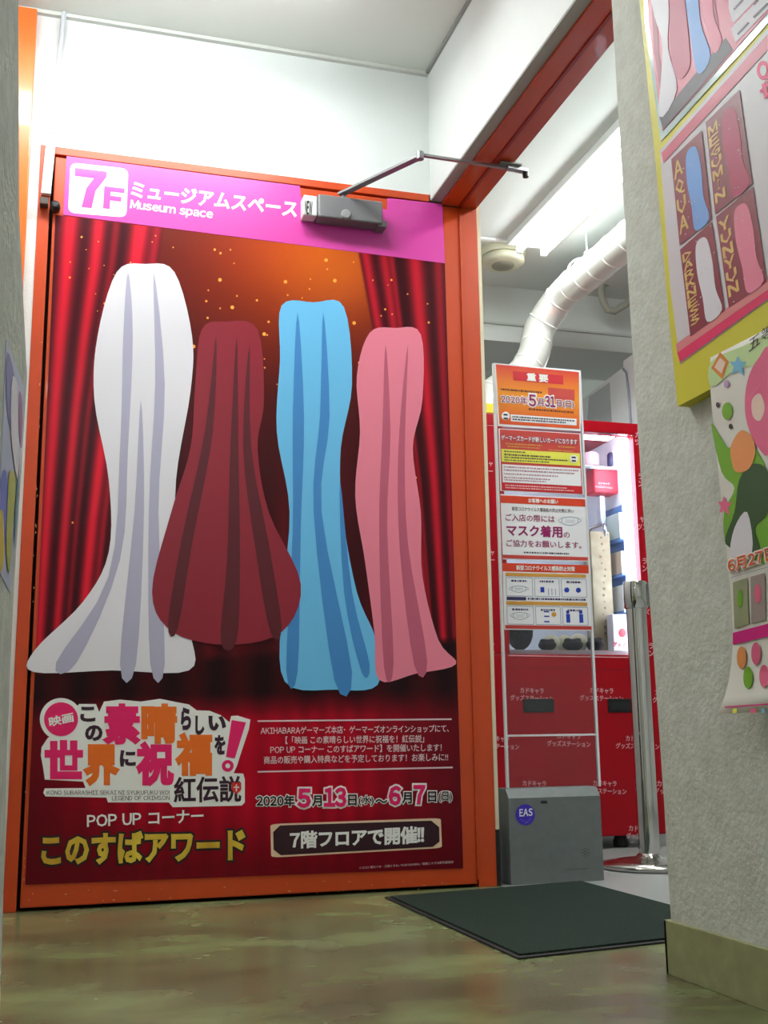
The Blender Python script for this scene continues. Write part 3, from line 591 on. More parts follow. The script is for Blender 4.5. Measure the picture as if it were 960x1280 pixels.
q.box('gold_bar', .03, .145, .965, .195, 1, n_gold, r); q.box('gold_bar', .03, .57, .965, .625, 1, n_gold, r); q.box('bottom_bar', .01, .93, 1, .985, 1, n_brick, r)
for row, (va, vb) in enumerate(((.215, .49), (.645, .915))):
    for col, (ua, ub) in enumerate(((.035, .34), (.365, .65), (.675, .965))):
        P_ = q.rect(ua, va, ub, vb); shapes(NP, [line_quad(P_[i], P_[(i+1) % 4], .7) for i in range(4)], 1, 'cell_outline', n_line, r)
        q.dashes([(ua+.06, ub-.06, va+.035, .028)], 1, n_navy, r, seed=20+row*3+col)
mask_icon(q, .18, .385, 17, 8, r); mask_icon(q, .185, .79, 17, 9, r)
shapes(NP, [q.rect(.43, .35, .475, .43), q.rect(.52, .37, .525, .47), q.rect(.56, .37, .565, .47), q.rect(.60, .37, .605, .47), q.rect(.46, .71, .52, .73), q.rect(.46, .78, .52, .80), q.rect(.46, .86, .52, .88)], 1, 'pictogram', n_blue, r)
shape(NP, circ(*q(.575, .76), 3), 1, 'face_dot', n_gold, r)
shapes(NP, [circ(*q(.735, .385), 3.2), circ(*q(.87, .385), 3.2), circ(*q(.735, .72), 2.2), circ(*q(.885, .72), 2.2), q.rect(.715, .75, .76, .88), q.rect(.865, .75, .91, .88)], 1, 'people_pictogram', n_blue, r)
q.box('navy_tag', .035, .505, .26, .555, 1, n_navy, r); q.dashes([(.28, .95, .515, .028)], 1, n_navy, r, seed=40)

# ------------------------------------------------------------------ chrome queue post
sc0 = at(806, 1085, 2, 0); sx, sy = sc0[0]+.02, sc0[1]-.0
ztop = at(790, 727, 1, sy)[2]; xt = at(792, 740, 1, sy)[0]
st = thing('queue_post', (sx, sy, 0), 'chrome queue post on a round base standing between the gate and the pillar', 'queue post')
lean = np.array([.0, 0, 0])
build(MB().lathe((sx, sy, 0), [(.155, 0), (.160, .006), (.158, .016), (.10, .026), (.045, .034), (.034, .045)], 48), 'base_disc', mat('base_chrome', (190, 186, 180), .2, metal=1.), st)
build(MB().lathe((sx, sy, .04), [(.0335, 0), (.0335, ztop-.13)], 32), 'post', chrome, st)
build(MB().lathe((sx, sy, ztop-.092), [(.034, 0), (.039, .002), (.039, .088), (.036, .092)], 32), 'collar', chrome, st)
build(MB().box(sx+.030, sx+.052, sy-.020, sy+.01, ztop-.085, ztop-.004, .004), 'belt_cassette', mat('cassette_metal', (150, 148, 146), .25, metal=.9), st)

# ------------------------------------------------------------------ red prize crane booth
BY = .80; BD = .52
BP = Plane(1, BY, -1)
def bx_(x, y): return at(x, y, 1, BY)
bxl = bx_(596, 800)[0]; bxr = bx_(825, 900)[0]; zbot = .045; ztopb = bx_(760, 527)[2]; zw0 = bx_(700, 818)[2]; zw1 = bx_(760, 541)[2]; wxl = bx_(637, 800)[0]; wxr = bx_(798, 660)[0]; 
booth = thing('crane_game_booth', ((bxl+bxr)/2, BY+BD/2, 0), 'red crane game booth with lit glass case and repeated white lettering behind the gate', 'game machine')
build(MB().box(bxl, bxr, BY, BY+BD, zbot, zw0, .004), 'lower_cabinet', red_booth, booth)
build(MB().box(bxl, wxl, BY, BY+.05, zw0+.001, zw1-.0005, .003).box(bxl, bxl+.03, BY+BD-.04, BY+BD-.001, zw0, ztopb-.021), 'corner_post', red_booth, booth)
build(MB().box(wxr, bxr, BY, BY+.05, zw0+.001, zw1-.0005, .003).box(bxr-.03, bxr, BY+BD-.04, BY+BD-.001, zw0, ztopb-.021), 'corner_post', red_booth, booth)
build(MB().box(bxl, bxr, BY, BY+.05, zw1, ztopb, .003).box(bxl, bxr, BY+.05, BY+BD, ztopb-.02, ztopb), 'top_rail', red_booth, booth)
caseW = mat('case_white', (236, 240, 244), .3)
build(MB().box(wxl-.02, wxr+.02, BY+BD-.03, BY+BD-.02, zw0+.001, ztopb-.021), 'back_panel', caseW, booth)
build(MB().box(wxr+.002, wxr+.012, BY+.05, BY+BD-.03, zw0+.001, ztopb-.021).box(wxl-.012, wxl-.002, BY+.05, BY+BD-.03, zw0+.001, ztopb-.021), 'side_panel', caseW, booth)
build(MB().box(wxl, wxr, BY+.05, BY+BD-.03, zw0+.001, zw0+.02), 'play_field', caseW, booth)
lampm = mat('case_lamp', (255, 255, 255), .5, emit=(222, 236, 255), es=13)
build(MB().box(wxr-.040, wxr-.004, BY+.03, BY+.049, zw0+.03, zw1-.01, .003), 'light_strip', lampm, booth)
build(MB().box(wxl+.01, wxr-.05, BY+.06, BY+.12, zw1-.0, zw1+.02, .003), 'light_strip', lampm, booth)
build(MB().box(wxl, wxr, BY+.012, BY+.016, zw0+.001, zw1-.001), 'glass_pane', clear, booth)
shape(BP, line_quad((634, 833.5), (790, 838), .9), 1, 'panel_seam', mat('seam_dark_red', (120, 8, 22), .5), booth)
shape(BP, line_quad((636, 819.5), (806, 822), 1.0), 1.4, 'ledge_trim', mat('ledge_pale', (232, 180, 184), .4), booth)
for x0, x1, y0, y1 in ((654, 692, 873.5, 890.5), (760, 800, 873.5, 890.5)):
    c0, c1 = bx_(x0, y1), bx_(x1, y0); sl = build(MB().box(c0[0], c1[0], BY-.004, BY+.004, c0[2], c1[2], .002), 'chute_slot', black, booth)
    build(MB().box(c0[0]+.012, c1[0]-.012, BY-.006, BY-.0042, c0[2]+.012, c1[2]-.012), 'chute_flap', mat('flap_black', (34, 34, 36), .3), sl)
booth_ink = mat('booth_white_ink', (226, 172, 176), .5)
def stamp(cx, cy, k=1., a='カドキャラ', b='グッズステーション'):
    mb = MB(); w1, w2 = 14.5*k*len(a)/5, 27*k*len(b)/9; t = .03
    text_mb(mb, BP, a, (cx-w1, cy-1.2-w1*t), (cx+w1, cy-1.2+w1*t), (cx-w1, cy-8-w1*t), 1.6, .02)
    text_mb(mb, BP, b, (cx-w2, cy+8.2-w2*t), (cx+w2, cy+8.2+w2*t), (cx-w2, cy+1.2-w2*t), 1.6, .02)
    build(mb, 'lettering', booth_ink, booth)
for cx, cy in ((665, 868), (752, 868), (622, 928), (711, 925), (797, 928), (668, 984), (756, 984), (622, 1040), (711, 1040)): stamp(cx, cy)
for cx, cy, a, b in ((612, 810, 'キャ', 'デー'), (612, 695, 'キャ', 'デー'), (610, 584, 'キャ', 'デー'), (803, 654, 'ャ', 'ツン'), (806, 760, 'ャ', 'ツズ'), (814, 812, 'ラ', 'ン'), (801, 600, 'ラ', 'ン'), (806, 706, 'ラ', 'ン'), (797, 548, 'カ', 'ツ'), (822, 870, 'カ', 'グッ'), (824, 984, 'カ', 'グッ'), (744, 1040, 'カド', 'グッズ')):
    if cx == 744: cx = 792
    stamp(cx, cy, 1, a, b)
build(MB().lathe(((bx_(786, 1060)[0]), BY+.06, 0), [(.028, .0), (.03, .02), (.02, .045)], 14), 'caster', black, booth)
build(MB().lathe(((bx_(640, 1060)[0]), BY+.06, 0), [(.028, .0), (.03, .02), (.02, .045)], 14), 'caster', black, booth)
build(MB().lathe(((bx_(786, 1060)[0]), BY+BD-.06, 0), [(.028, .0), (.03, .02), (.02, .045)], 14), 'caster', black, booth)
build(MB().lathe(((bx_(640, 1060)[0]), BY+BD-.06, 0), [(.028, .0), (.03, .02), (.02, .045)], 14), 'caster', black, booth)
# yellow cap on the left post
yc = bx_(612, 506); build(MB().box(bxl, wxl-.01, BY+.0, BY+.05, ztopb+.0005, ztopb+.04, .002), 'yellow_cap', mat('yellow_cap', (226, 200, 40), .5), booth)
# claw unit
CY_ = BY+.20
def cp(x, y, Y=CY_): return at(x, y, 1, Y)
steel = mat('claw_steel', (205, 208, 214), .2, metal=.9)
a0, a1 = cp(731, 588), cp(776, 583)
build(MB().box(a0[0]-.05, a1[0], CY_-.06, CY_+.06, a0[2]-.006, a0[2]+.008, .003), 'claw_carriage', steel, booth)
for xx, rr_, m_ in ((739, .035, mat('motor_rose', (186, 150, 156), .4)), (766, .022, mat('motor_navy', (62, 60, 96), .4))):
    p_ = cp(xx, 583); build(MB().lathe((p_[0], CY_, p_[2]), [(rr_, 0), (rr_, .05), (rr_*.7, .058)], 16), 'motor', m_, booth)
b0, b1 = cp(736, 618), cp(773, 590); hd_ = build(MB().box(b0[0], b1[0], CY_-.05, CY_+.04, b0[2], b1[2], .006), 'claw_head', mat('claw_head_red', (210, 44, 62), .4), booth, 'red claw housing')
CP_ = Plane(1, CY_-.0505, -1)
text(CP_, 'カドキャラ', (748, 605.5), (762, 606.5), (748, 602.5), 1, print_white, hd_, bold=.01); text(CP_, 'グッズステーション', (744, 609.5), (766, 611), (744, 606.8), 1, print_white, hd_, bold=.01)
p_ = cp(752, 620); p2 = cp(748, 655)
build(MB().box(p_[0]-.018, p_[0]+.004, CY_-.015, CY_+.015, p2[2], p_[2], .003).tube([(p_[0]+.01, CY_, p_[2]), (p_[0]+.01, CY_, p2[2])], .005), 'claw_column', steel, booth)
for ang in (0, 2.1, 4.2):
    c = np.array([p_[0]-.004, CY_, p2[2]]); d_ = np.array([math.cos(ang+.2), math.sin(ang+.2), 0])
    build(MB().tube([c, c+d_*.05+[0, 0, -.012], c+d_*.068+[0, 0, -.045], c+d_*.045+[0, 0, -.08], c+d_*.012+[0, 0, -.095]], [.008, .008, .007, .006, .004], 8), 'claw_prong', steel, booth)
# prizes inside the case
def prize(name, mb, m_, label, cat, group=None): return build(mb, name, m_, None, label, cat, group)
zf = zw0+.0203
c0, c1 = at(744, 800, 1, BY+.14), at(762, 665, 1, BY+.14)
tb_ = thing('prize_box', ((c0[0]+c1[0])/2, BY+.17, zf), 'tall narrow tan carton standing inside the lit crane case beneath the claw', 'box')
build(MB().box(c0[0], c1[0], BY+.14, BY+.21, zf, c1[2], .003), 'carton', mat('tan_carton', (186, 172, 140), .6, noise=(22, (160, 140, 108), .2)), tb_)
TP = Plane(1, BY+.1395, -1); mbp = MB(); rnd = random.Random(3)
for k in range(16):
    y = 672+k*8; mbp.poly([TP.p(a, b, 0) for a, b in circ(753+rnd.uniform(-3, 3)+(y-670)*.02, y, rnd.uniform(1, 2.2), n=6)])
build(mbp, 'carton_print', mat('carton_brown_print', (128, 104, 76), .6), tb_)
RX = wxr+.0015
g0, g1 = at(757, 640, 0, RX), at(786, 640, 0, RX); ry1, ry0 = g0[1], g1[1]; rz1 = g0[2]
rk = thing('display_rack', (RX-.01, (ry0+ry1)/2, zf), 'blue framed rack of pale packets on the right wall inside the lit crane case', 'rack')
bl_ = mat('rack_blue', (96, 128, 178), .4)
build(MB().box(RX-.009, RX, ry0, ry1, zf, rz1, .001), 'back_board', bl_, rk)
for k, (ya, yb_) in enumerate(((642, 678), (690, 722), (732, 768))):
    za, zb_ = at(770, ya, 0, RX)[2], at(770, yb_, 0, RX)[2]
    build(MB().box(RX-.045, RX-.0092, ry0, ry1, zb_-.008, zb_, .001), 'shelf', bl_, rk)
    build(MB().box(RX-.034, RX-.0095, ry0+.02, ry1-.03, zb_+.0005, za-.012, .003), 'packet', mat('packet_pale', ((200, 214, 206), (214, 196, 176), (230, 232, 224))[k], .5), rk)
wz = zf
w0, w1 = at(767, 800, 1, BY+.07), at(787, 768, 1, BY+.07)
pb = thing('prize_box', ((w0[0]+w1[0])/2, BY+.09, zf), 'white prize carton with red marks at the right foot of the crane case', 'box')
build(MB().box(w0[0], w1[0], BY+.07, BY+.12, zf, w1[2], .002), 'carton', paper, pb)
RP = Plane(1, BY+.0695, -1); shape(RP, circ(778, 791, 5, 6, 10), 0, 'red_emblem', n_red, pb); text(RP, 'グッズ', (766, 808), (783, 809), (766, 802.5), 0, n_red, pb, bold=.05)
cream = mat('cream_plush', (226, 216, 178), .95, bump=(200, .6, .01)); darkp = mat('dark_plush', (44, 38, 42), .95, bump=(200, .6, .01))
for i, (x, y, rpx, m_, lab) in enumerate(((689, 798, 11, cream, 'cream plush ball, left of the three below the notices'), (706, 799, 11, cream, 'cream plush ball, middle one of the three below the notices'), (723, 797, 12, cream, 'cream plush ball, right of the three below the notices'))):
    Y_ = BY+.16; p = at(x, y, 1, Y_); r_ = rpx*.0031
    prize('plush_ball', MB().ball((p[0], Y_, zf+r_+.02), (r_, r_, r_)), m_, lab, 'plush toy', 'plush balls in the crane case').location.z = zf+.0005
for i, (x, w, h, lab) in enumerate(((650, .055, .075, 'large dark plush toy at the left end of the crane case'), (684, .035, .022, 'low dark plush toy in front of the cream balls, left one'), (716, .042, .024, 'low dark plush toy in front of the cream balls, middle one'), (744, .035, .026, 'dark plush toy in front of the tan carton'))):
    Y_ = BY+.095; p = at(x, 805, 1, Y_); prize('plush_toy', MB().ball((p[0], Y_, zf+h), (w, .035, h)).ball((p[0]-w*.5, Y_, zf+h*1.75), (w*.3, .02, h*.35)).ball((p[0]+w*.5, Y_, zf+h*1.75), (w*.3, .02, h*.35)), darkp, lab, 'plush toy', 'dark plush toys in the crane case')

# ------------------------------------------------------------------ shop shell beyond the opening
struct(MB().box(1.46, 4.6, YW-.1, 4.6, ZS, ZS+.08), 'ceiling', shop_ceil_m)
bmY = at(599, 355, 2, ZS)[1]
zb1 = at(600, 424, 1, bmY)[2]; zb2 = at(600, 401, 1, bmY)[2]
bm_ = struct(MB().box(1.46, 4.6, bmY, bmY+.45, zb1, ZS-.0005), 'beam', mat('beam_paint', (196, 198, 192), .7)); bm_.name = 'trim_5'
struct(MB().box(1.46, 4.6, bmY-.012, bmY-.0005, zb2-.012, zb2, .002), 'beam_moulding', mat('moulding_paint', (176, 178, 172), .7), bm_)
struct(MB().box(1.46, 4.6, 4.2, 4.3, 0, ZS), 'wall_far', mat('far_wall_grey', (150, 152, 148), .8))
struct(MB().box(4.5, 4.6, YW-.1, 4.2, 0, ZS), 'wall_shop_right', white_wall)
struct(MB().box(1.40, 1.4585, .31, 4.3, 0, ZS), 'wall_shop_left', white_wall)
struct(MB().box(1.462, 4.5, -2.7, -2.6, 0, ZS), 'wall_shop_near', white_wall)
lo = at(595, 298, 2, ZS-.01); hi = at(636, 303, 2, ZS-.01)
struct(MB().box(1.461, hi[0], lo[1]-.01, lo[1]+.01, ZS-.012, ZS-.0005, .002), 'trim_6', white_pl)
# fluorescent fitting
tube_m = mat('fluorescent_tube', (255, 255, 255), .4, emit=(244, 252, 255), es=26)
def fitting(name, x, y0, y1, z, label, w=.13, along='y'):
    r = thing(name, (x, (y0+y1)/2, z-.03) if along == 'y' else ((y0+y1)/2, x, z-.03), label, 'ceiling lamp')
    def B_(a0, a1, b0, b1, z0, z1, bev=0): return MB().box(a0, a1, b0, b1, z0, z1, bev) if along == 'y' else MB().box(b0, b1, a0, a1, z0, z1, bev)
    build(B_(x-w/2, x+w/2, y0, y1, z-.035, z-.0008, .004), 'housing', white_pl, r)
    for dx in (-w*.27, w*.27):
        P_ = [(x+dx, y0+.02, z-.056), (x+dx, y1-.02, z-.056)] if along == 'y' else [(y0+.02, x+dx, z-.056), (y1-.02, x+dx, z-.056)]
        build(MB().tube(P_, .0155, 16), 'tube', tube_m, r)
        for yy in (y0+.006, y1-.026): build(B_(x+dx-.012, x+dx+.012, yy, yy+.02, z-.075, z-.034, .002), 'socket', white_pl, r)
    return r
f0 = at(634, 305, 2, ZS-.03)
fitting('fluorescent_lamp', f0[0]+.11, .02, f0[1], ZS, 'bright twin tube fluorescent lamp on the shop ceiling beyond the doorway', .22)
fitting('fluorescent_lamp', f0[0]+.11, -1.30, .012, ZS, 'twin tube fluorescent lamp over the shop entrance, in line with the one in view', .22)
fitting('corridor_lamp', -.50, -.27, .93, ZC, 'twin tube lamp on the corridor ceiling above the poster door', .13, 'x')
fitting('corridor_lamp', -3.6, -.15, 1.05, ZC, 'twin tube lamp on the corridor ceiling near the far end', .13, 'x')
fitting('fluorescent_lamp', 4.1, 2.4, 3.6, ZS, 'fluorescent lamp on the shop ceiling behind the cabinets', .15)
# round ceiling outlet
oc = at(628, 313, 2, ZS); rv = thing('ceiling_outlet', (oc[0], oc[1], ZS-.06), 'round beige two-tier ceiling outlet beside the fluorescent lamp', 'ceiling vent')
vm = mat('outlet_beige', (196, 194, 168), .45)
build(MB().lathe((oc[0], oc[1], ZS-.0008), [(.108, 0), (.108, -.022), (.098, -.032)], 36), 'mounting_ring', vm, rv)
build(MB().lathe((oc[0], oc[1], ZS-.032), [(.07, 0), (.098, -.006), (.100, -.026), (.086, -.040), (.05, -.043)], 36), 'cover', vm, rv)
build(MB().lathe((oc[0], oc[1], ZS-.0750), [(.052, 0), (.048, -.006), (.02, -.008)], 28), 'grille', mat('outlet_grey', (126, 124, 108), .5), rv)
# spiral duct
rd = .073; DX = 2.405; DZ = 2.405
dk = [np.array(p) for p in ((DX, -1.6, DZ), (DX, -.6, DZ), (DX, .2, DZ), (DX, .7, DZ), (DX, 1.1, DZ), (DX, 1.34, DZ))]
DY = 1.47
dk += [at(x, y, 1, DY) for x, y in ((676, 408), (668, 440), (657, 462), (640, 478), (618, 492), (606, 520), (604, 580), (604, 660))]
P3 = []
for i in range(len(dk)-1):
    a, b, c, d = dk[max(i-1, 0)], dk[i], dk[i+1], dk[min(i+2, len(dk)-1)]
    for j in range(6):
        t = j/6; P3.append(.5*((2*b)+(-a+c)*t+(2*a-5*b+4*c-d)*t*t+(-a+3*b-3*c+d)*t**3))
P3.append(dk[-1])
dm = mat('duct_cream_foil', (214, 214, 206), .32, metal=.35)
duct = thing('spiral_duct', (DX, 1.3, DZ-.08), 'fat pale spiral air duct running under the shop ceiling and bending down behind the gate', 'duct')
build(MB().tube(P3, rd, 28), 'duct_pipe', dm, duct)
seam_m = mat('duct_seam', (236, 236, 230), .4)
acc = 0
for i in range(3, len(P3)-1):
    acc += np.linalg.norm(P3[i]-P3[i-1])
    if acc > .11:
        acc = 0; t = P3[i+1]-P3[i-1]; t /= np.linalg.norm(t); build(MB().tube([P3[i]-t*.004, P3[i]-t*.002, P3[i]+t*.002, P3[i]+t*.004], [rd, rd+.003, rd+.003, rd], 28, cap=False), 'seam_ring', seam_m, duct)
hy = at(733, 300, 0, DX)[1]; h0 = np.array([DX, hy, DZ+rd+.001]); build(MB().tube([(DX, hy, h0[2]), (DX, hy, ZS-.001)], .004, 8), 'hanger_rod', white_pl, duct)
build(MB().lathe((DX, hy, h0[2]+.012), [(.012, 0), (.014, .012), (.006, .02)], 12), 'hanger_nut', white_pl, duct)
hr = [np.array([DX-(rd+.012)*math.sin(a), hy+.03, DZ+(rd+.012)*math.cos(a)]) for a in np.linspace(0, 1.9, 8)]
build(MB().tube(hr, .004, 8), 'hanger_wire', white_pl, duct)
# pipe bend at the right of the duct
pm = mat('olive_grey_pipe', (150, 148, 134), .45); PY = 1.62
pp_ = [at(x, y, 1, PY) for x, y in ((812, 352), (785, 354), (762, 353), (753, 356), (751, 364), (754, 377), (759, 387), (768, 389), (778, 383), (812, 360))]
build(MB().tube(pp_, .018, 12), 'pipe_bend', pm, None, 'bent olive grey pipe under the duct beside the pillar', 'pipe')
# white cabinet behind the booth
QX = at(797, 500, 1, 1.42)[0]; q1 = at(727, 500, 0, QX); q2 = at(792, 447, 0, QX); q3 = at(779, 459, 0, QX)
cabm = mat('cabinet_white', (226, 226, 226), .4)
cb = thing('white_cabinet', (QX+.25, 1.8, 0), 'tall white cabinet with a grey side window behind the red booth', 'cabinet')
build(MB().prism([(QX, 1.40, 0), (QX, q1[1], 0), (QX, q1[1], q1[2]), (QX, q3[1], q3[2]), (QX, q3[1]-.005, q3[2]+.03), (QX, 1.40, q2[2]+.02)], (.45, 0, 0)), 'cabinet_body', cabm, cb)
XP = Plane(0, QX, -1)
shape(XP, [(736, 496), (762, 478), (765, 531), (734, 528)], 1, 'side_window', mat('grey_pane', (186, 188, 190), .2), cb)
cc = [XP.p(x, y, 1) for x, y in ((780, 461), (784, 466), (787, 490), (790, 532))]; build(MB().tube([c+np.array([-.006, 0, 0]) for c in cc], .006, 8), 'cable', mat('cable_grey', (150, 150, 166), .5), cb)
# curved white object over the duct level, far behind the notices
fz_ = at(745, 470, 1, 3.3)
build(MB().lathe((fz_[0], 3.3, fz_[2]), [(.02, 0), (.22, .02), (.24, .05), (.1, .07)], 28).tube([(fz_[0], 3.3, fz_[2]+.06), (fz_[0], 3.3, ZS-.001)], .01, 8), 'hanging_lamp_shade', mat('shade_white', (222, 222, 214), .5), None, 'round pale hanging shade far back in the shop above the notices', 'lamp')

# ------------------------------------------------------------------ yellow board and the posters on the right pillar
YB = 1.268; thickb = XR-YB-.0005
YP_ = Plane(0, YB, -1)
yb = [YP_.p(x, y) for x, y in ((793, -110), (799, 0), (821, 220), (835, 384), (847, 508), (962, 434))]
top = np.array([YB, yb[-1][1]-.25, yb[-1][2]]); top2 = np.array([YB, top[1], yb[0][2]+.0])
bd = [yb[0], yb[1], yb[2], yb[3], yb[4], np.array([YB, top[1], yb[4][2]]), top2]
yell = mat('yellow_board', (206, 198, 44), .5)
board = build(MB().prism(bd, (thickb, 0, 0)), 'yellow_board', yell, None, 'thick yellow display board fixed to the stucco pillar behind the posters', 'board')
def side_poster(name, pts, label, m=paper, off=2, group=None):
    P_ = [YP_.p(x, y, off) for x, y in pts]
    c = np.mean(P_, 0); r = thing(name, (c[0], c[1], min(p[2] for p in P_)), label, 'poster', group)
    build(MB().prism(P_, (.0007, 0, 0)), 'paper', m, r); return r
dred = mat('card_dark_red', (128, 24, 44), .45); rose = mat('rose_print', (196, 60, 92), .45); sheen = mat('laminate_edge', (206, 224, 226), .15); gold2 = mat('gold_letters', (214, 176, 96), .45)
s_wht = mat('side_white', (222, 218, 226), .5); s_blue = mat('side_blue', (112, 160, 226), .5); s_pink = mat('side_pink', (226, 124, 150), .5); s_crim = mat('side_crimson', (176, 44, 84), .5); s_dk = mat('side_dark', (58, 40, 48), .5)
# top poster
r = side_poster('small_poster', [(803, -60), (806, 30), (826, 177), (984, 2), (984, -60)], 'curtain poster at the top of the yellow board, cut by the photo edge', sheen, 3)
sh = lambda pts, l, n, m_, rr=r, sm=False: shape(YP_, smooth_poly(pts, 4) if sm else pts, l, n, m_, rr)
sh([(807, -60), (811, 30), (828, 164), (912, 70), (984, -12), (984, -60)], 5, 'curtain_print', rose)
shapes(YP_, [[(812, -50), (818, -50), (824, 70), (833, 138), (829, 140), (817, 60)], [(880, -50), (886, -50), (900, 44), (896, 50)]], 6, 'curtain_fold_print', mat('rose_dark', (150, 30, 66), .5), r)
sh([(824, 146), (907, 47), (916, 62), (829, 162)], 6, 'stage_print', s_dk)
sh([(812, -20), (830, -30), (836, 10), (835, 60), (846, 112), (824, 146), (828, 60), (818, 20)], 7, 'printed_drape', s_wht, r, True)
sh([(838, -20), (852, -20), (860, 40), (862, 84), (846, 98), (838, 60)], 7, 'printed_drape', s_crim, r, True)
sh([(856, -20), (870, -20), (876, 30), (888, 70), (872, 92), (862, 40)], 7, 'printed_drape', s_blue, r, True)
sh([(874, -20), (888, -20), (892, 20), (902, 50), (892, 66), (882, 30)], 7, 'printed_drape', s_pink, r, True)
shapes(YP_, [[(909, -60), (911, 10), (916, 30), (960, -16), (960, -60)], [(914, 35), (919, 54), (984, -14), (984, -38)]], 6, 'white_panel', s_wht, r)
shapes(YP_, [line_quad((917, 12), (930, -2), 2.4), line_quad((922, 43), (936, 28), 2.4), line_quad((942, 22), (960, 4), 3), line_quad((942, 6), (955, -8), 2.2)], 7, 'small_print_lines', s_dk, r, kind='stuff')
# second poster with four cards
lamina = mat('pale_lilac_sheet', (206, 202, 206), .45)
r = side_poster('small_poster', [(825, 188), (984, 8), (984, 358), (850, 455), (838, 360)], 'poster with four dark red cards in a white grid, centre of the yellow board', lamina, 2)
def gradp():
    m = mat('pink_edge_print', (214, 40, 96), .45); n = m.node_tree.nodes; L = m.node_tree.links; tc = n.new('ShaderNodeTexCoord'); sx = n.new('ShaderNodeSeparateXYZ'); L.new(tc.outputs['Generated'], sx.inputs[0])
    r_ = n.new('ShaderNodeValToRGB'); e = r_.color_ramp.elements; e[0].position = .1; e[0].color = (*s2l((220, 20, 88)), 1); e[1].position = .95; e[1].color = (*s2l((206, 160, 158)), 1); L.new(sx.outputs['Z'], r_.inputs['Fac']); L.new(r_.outputs['Color'], n['Principled BSDF'].inputs['Base Color']); return m
shape(YP_, [(827, 191), (960, 42), (960, 62), (829, 204)], 4, 'pink_top_band', rose, r)
shape(YP_, [(846.5, 441), (960, 362), (984, 346), (984, 356), (850, 453)], 4, 'pink_bottom_band', mat('hot_pink_print', (222, 30, 92), .45), r)
shape(YP_, [(845, 430), (984, 331), (984, 346), (846.5, 441)], 4, 'pink_bottom_band', mat('salmon_print', (214, 128, 128), .45), r)
def card(tl, tr, br, bl, word, dr, side=0):
    Q_ = Quad(YP_, tl, tr, br, bl); c = Q_.box('card', 0, 0, 1, 1, 5, dred, r)
    n = len(word)
    for i, ch in enumerate(word):
        v0 = .08+.84*i/n; ua, ub = (.14, .19) if ch == 'I' else (.05, .30)
        text(YP_, ch, Q_(ua, v0+.7/n), Q_(ub, v0+.7/n), Q_(ua, v0), 6, gold2, c, bold=.03, res=1)
    P_ = [(.45, .12), (.62, .07), (.80, .14), (.86, .4), (.84, .7), (.93, .97), (.5, .98), (.46, .7), (.40, .4)]
    shape(YP_, smooth_poly([Q_(*p) for p in P_], 4), 6, 'printed_drape', dr, c)
    rr_ = random.Random(word); shapes(YP_, [circ(*Q_(rr_.uniform(.05, .95), rr_.uniform(.02, .98)), .9, n=6) for _ in range(14)], 6.5, 'sparkle_print', mat('pale_spark', (220, 180, 190), .5), c)
card((839, 199), (877, 163), (889.5, 274), (849.5, 307), 'AQUA', s_blue)
card((882, 153), (924, 112), (940.5, 230), (894, 268), 'MEGUMIN', s_crim)
card((850, 312), (889.5, 277), (906, 388), (863, 421), 'DARKNESS', s_wht)
card((895, 271), (941, 233), (958.5, 352), (911, 385), 'YUNYUN', s_pink)
shape(YP_, circ(954, 88, 8, 12, rot=.3), 4.5, 'pink_ring', ink_pink, r); shape(YP_, circ(954, 88, 4, 7), 5.5, 'ring_centre', s_wht, r)
text(YP_, '世', (953, 125), (975, 105), (950, 108), 5, ink_pink, r, bold=.06)
# third poster: long pale sheet curling at its foot
XS = YB-.0035
SP = Plane(0, XS, -1)
pts = [(888, 447), (888, 491), (894, 551), (899, 600), (905, 655), (910, 705), (914, 750), (916.5, 790), (915.5, 820), (910, 858), (903, 880), (897.5, 893)]
r3 = thing('long_poster', tuple(SP.p(930, 893)), 'long pale poster with green and pink artwork hanging below the yellow board, foot curling', 'poster')
def bulge(y): return -.010*math.sin(max(0, min(1, (y-500)/390))*math.pi*.9)-.012*max(0, (y-840)/60)
def sp_(x, y, l=0):
    d = ray(x, y); v = XS+bulge(y)-STEP*l; return CAM+d*(v-CAM[0])/d[0]
def strip(name, xl, xr, y0, y1, m_, l, parent, n=14, thick=0, slope=0):
    mb = MB(); ysl = np.linspace(y0, y1, n); V_ = []
    for y in ysl: V_ += [sp_(xl(y), y+slope*0, l), sp_(xr(y), y, l)]
    f = [(2*i, 2*i+1, 2*i+3, 2*i+2) for i in range(n-1)]; mb.add(V_, f)
    if thick: mb.add([v+np.array([thick, 0, 0]) for v in V_], [tuple(reversed(q)) for q in f])
    return build(mb, name, m_, parent)
edge3 = lambda y: float(np.interp(y, [p[1] for p in pts], [p[0] for p in pts]))
